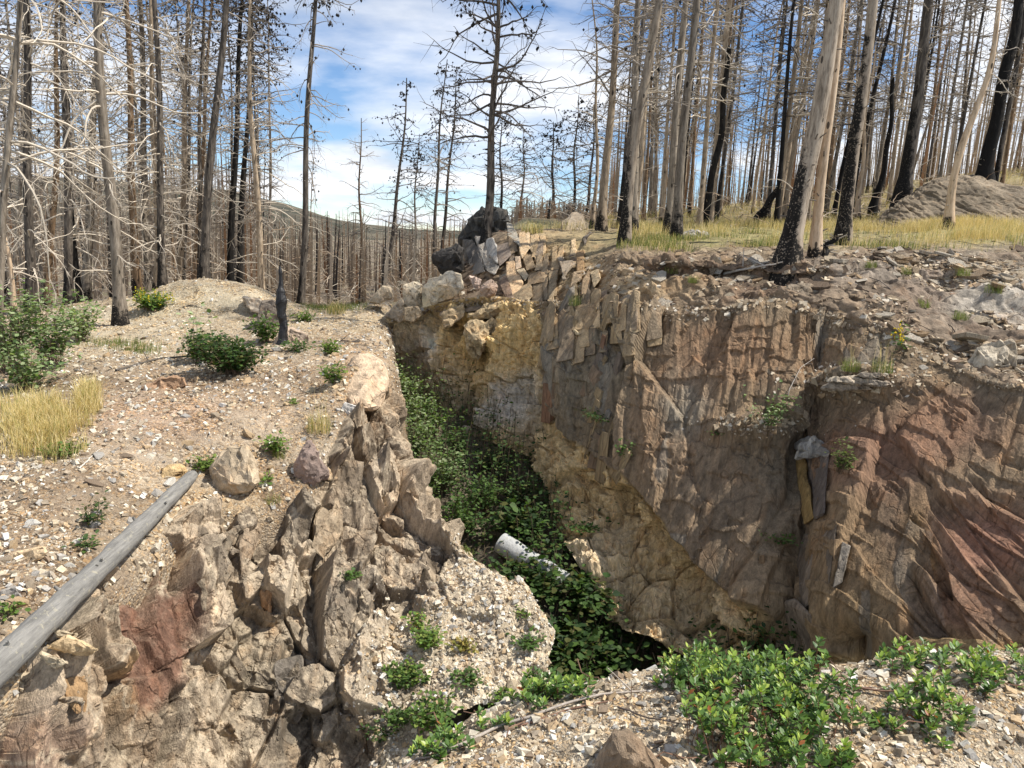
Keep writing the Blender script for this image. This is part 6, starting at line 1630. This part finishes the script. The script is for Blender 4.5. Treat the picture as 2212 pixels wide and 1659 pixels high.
# ---- bearberry on the foreground ledge
def bearberry(spots, n, label, seed, hgt=.07):
    """spots: (x, y, rx, ry) in the photo, laid on the ledge"""
    g = np.random.default_rng(seed)
    wt = np.zeros_like(ledge.px)
    for (x, y, rx, ry) in spots:
        q = ((ledge.px - x) / rx) ** 2 + ((ledge.py - y) / ry) ** 2 + .45 * fbm(ledge.S * 9, 3, seed)
        wt = np.maximum(wt, np.clip(1.25 - q, 0, 1) ** .5)
    wt = wt * (ledge.Vv > .12) * (ledge.Vv < .9)
    p, nn_, x, y = ledge.scatter(n, wt)
    base = p.mean(0); base[2] = p[:, 2].min()
    root = link('bearberry', None, label=label, cat='shrub', loc=base)
    p = p - base
    h = hgt * g.uniform(.35, 1.25, n) * (0.7 + .8 * smooth(fbm((p + base) * 7, 3, seed + 1), -.3, .4))
    ax = np.stack([g.normal(0, .3, n), g.normal(-.08, .3, n), np.ones(n)], -1); ax /= np.linalg.norm(ax, axis=1, keepdims=True)
    top = p + ax * h[:, None]
    V, Q, _ = tubes(np.stack([p - ax * .02, top], 1), np.full((n, 2), .0016), 3)
    b = Bag(); b.add(V, [Q], (0.20, .10, .06))
    # runners
    m = max(6, n // 14); r0 = p[g.integers(0, n, m)]; az = g.uniform(0, 6.28, m); t = np.linspace(0, 1, 6)
    rp = r0[:, None] + np.stack([np.cos(az)[:, None] * t, np.sin(az)[:, None] * t, .06 * np.sin(t * 3)[None] + 0 * az[:, None]], -1) * .22 + g.normal(0, .012, (m, 6, 3)) + np.array([0, 0, .006])
    V, Q, _ = tubes(rp, np.full((m, 6), .0028), 4); b.add(V, [Q], (0.22, .13, .085))
    link('stems', b.mesh('stems', M_TWIG), root)
    nl = 11; N_ = n * nl
    a = (np.arange(nl) * 2.399)[None] + g.uniform(0, 6.28, (n, 1)); lv = np.linspace(0, 1, nl)[None] * np.ones((n, 1))
    rise = .15 + 1.0 * lv + g.normal(0, .15, (n, nl))
    d = np.stack([np.cos(a), np.sin(a), rise], -1).reshape(-1, 3)
    pos = (top[:, None] - ax[:, None] * ((1 - lv) * np.minimum(h, .05)[:, None])[..., None]).reshape(-1, 3)
    sz = (.037 * (1.05 - .3 * lv) * g.uniform(.75, 1.2, (n, nl))).ravel()
    young = ((lv > .55) * (g.random((n, 1)) < .55)).ravel()
    c = np.where(young[:, None], pick(g, [(0.25, .35, .055), (0.33, .40, .075), (.20, .30, .05)], N_), pick(g, [(0.075, .14, .03), (.10, .18, .036), (.06, .115, .026), (.12, .20, .045)], N_))
    old = g.random(N_) < .012; c[old] = (0.30, .10, .035)
    b = Bag(); leaves(b, pos, d, np.array([0, 0, 1.0]) + g.normal(0, .2, (N_, 3)), sz, sz * .60, c)
    link('leaves', b.mesh('leaves', M_GLOSSLEAF), root)


bearberry([(1610, 1500, 130, 75), (1700, 1560, 140, 80), (1600, 1600, 110, 70), (1680, 1640, 150, 50)], 700, 'large glossy bearberry mat in the foreground', 401, .115)
bearberry([(1960, 1530, 90, 40), (2040, 1580, 50, 32), (1910, 1570, 45, 22)], 125, 'bearberry mat right of the large one with gravel between', 402, .07)
bearberry([(2000, 1440, 110, 20), (2150, 1470, 70, 35), (2120, 1445, 90, 22)], 130, 'bearberry fringe along the ledge rim at far right', 403, .07)
bearberry([(1240, 1500, 90, 14), (1160, 1520, 50, 14)], 75, 'thin bearberry fringe at the middle of the ledge rim', 404, .08)
bearberry([(990, 1610, 40, 16), (1060, 1570, 35, 12), (930, 1635, 30, 14)], 60, 'small bearberry sprigs at the left end of the ledge', 405, .06)
bearberry([(1480, 1475, 60, 14)], 50, 'bearberry sprigs left behind the large mat', 406, .08)


# ---- dead twigs and roots
def twig(patch, pts, r, col, label, seed, lift=.012, sub=3, name='dead_twig'):
    g = np.random.default_rng(seed)
    q = np.array([patch.point(x, y) for x, y in pts]); q[:, 2] += lift
    t = np.linspace(0, 1, 24); s = np.linspace(0, 1, len(q))
    path = np.stack([np.interp(t, s, q[:, k]) for k in range(3)], -1) + np.cumsum(g.normal(0, r * .35, (24, 3)), 0) * np.array([1, 1, .4])
    V, Q, _ = tubes(path[None], (r * (1 - .6 * t))[None], 6); b = Bag(); b.add(V, [Q], col)
    for k in range(sub):
        i = g.integers(5, 22); d = g.normal(0, 1, 3); d[2] = abs(d[2]) * .4; l = g.uniform(8, 22) * r
        sp = path[i] + d * np.linspace(0, 1, 5)[:, None] * l / np.linalg.norm(d)
        V, Q, _ = tubes(sp[None], (r * .45 * np.linspace(1, .4, 5))[None], 5); b.add(V, [Q], col)
    link(name, b.mesh(name, M_TWIG, True, path[0]), label=label, cat='twig', loc=path[0])


twig(ledge, [(940, 1640), (1060, 1580), (1180, 1535), (1300, 1500), (1400, 1490), (1520, 1478)], .0075, (0.38, .33, .28), 'long grey root trailing along the ledge rim', 501)
twig(ledge, [(1120, 1570), (1240, 1530), (1380, 1500)], .005, (0.22, .13, .09), 'reddish root running beside the long grey one', 502)
twig(ledge, [(1330, 1530), (1400, 1555), (1490, 1572)], .004, (0.09, .07, .06), 'thin dark twig left of the large bearberry mat', 503)
twig(ledge, [(1530, 1655), (1580, 1628), (1640, 1625), (1700, 1650)], .006, (0.50, .47, .43), 'bleached white twig under the large bearberry mat', 504)
twig(ledge, [(1800, 1475), (1870, 1492), (1960, 1500)], .007, (0.20, .12, .085), 'brown bark strip on the gravel between the mats', 505)
twig(ledge, [(2060, 1505), (2130, 1498), (2200, 1480)], .005, (0.20, .16, .13), 'dark twig at the right end of the ledge', 506)
twig(ledge, [(2080, 1640), (2150, 1620), (2210, 1600)], .004, (0.24, .13, .09), 'reddish twig at the lower right corner', 507)
twig(ledge, [(850, 1690), (890, 1650), (950, 1640)], .006, (0.25, .20, .16), 'brown twig at the lower left end of the ledge', 508)
twig(bank, [(250, 800), (330, 778), (420, 765), (520, 757), (620, 755)], .018, (0.10, .085, .07), 'dark fallen branch lying across the bank under the shrubs', 509)
twig(bank, [(170, 1010), (200, 990), (215, 970)], .008, (0.55, .50, .43), 'pale curved twig below the golden grass', 510)
twig(bank, [(700, 745), (740, 735), (780, 738)], .014, (0.12, .10, .085), 'charred dead twigs at the near end of the gully head', 511)
twig(bank, [(395, 660), (420, 655), (440, 662)], .012, (0.09, .08, .07), 'short dark stick on the mound face', 512)
twig(bench, [(1560, 592), (1620, 580), (1690, 565)], .022, (0.40, .36, .31), 'grey root reaching from the thickest pine over the soil lip', 513)
twig(wall, [(1690, 900), (1700, 850), (1730, 800), (1760, 780)], .006, (0.42, .38, .33), 'bare grey twig rising from the wall ledge shrub', 514, .05)


# ---- fine litter: needles, burnt sticks and cones on the ground
def litter(patch, n, wt, label, seed, ln=(.04, .22), r=.0032):
    g = np.random.default_rng(seed)
    p, nn, _, _ = patch.scatter(n, wt)
    Fm = frames(nn, .12); l = ln[0] * (ln[1] / ln[0]) ** (g.random(n) ** 1.5)
    t = np.linspace(-.5, .5, 4)
    path = (p + nn * .008)[:, None] + Fm[:, :, 0][:, None] * (l[:, None] * t)[..., None] + g.normal(0, .06, (n, 4, 3)) * l[:, None, None]
    V, Q, _ = tubes(path, g.uniform(.5, 1.4, n)[:, None] * r * np.array([1, .9, .7, .4])[None], 3)
    c = np.array([(0.06, .05, .042), (0.14, .10, .07), (0.30, .25, .19), (0.20, .12, .075), (0.03, .027, .025)])[g.integers(0, 5, n)]
    b = Bag(); b.add(V, [Q], np.repeat(c, 12, 0))
    link('litter', b.mesh('litter', M_TWIG), kind='stuff')['label'] = label


litter(bank, 1500, vis(bank) * (bank.Vv > .08) * smooth(fbm(bank.S * 1.2, 3, 21), -.2, .3), 'burnt twigs and needles scattered on the bank', 601)
litter(ledge, 420, vis(ledge) * (ledge.Vv > .15), 'brown twigs and dead leaves on the ledge', 602, (.02, .10), .0018)
litter(bench, 1100, vis(bench) * (bench.Vv > .16) * (bench.py > 480), 'burnt sticks on the slope above the wall', 603, (.06, .5), .006)
litter(floor, 250, vis(floor), 'dead sticks among the gully leaves', 604, (.1, .6), .006)
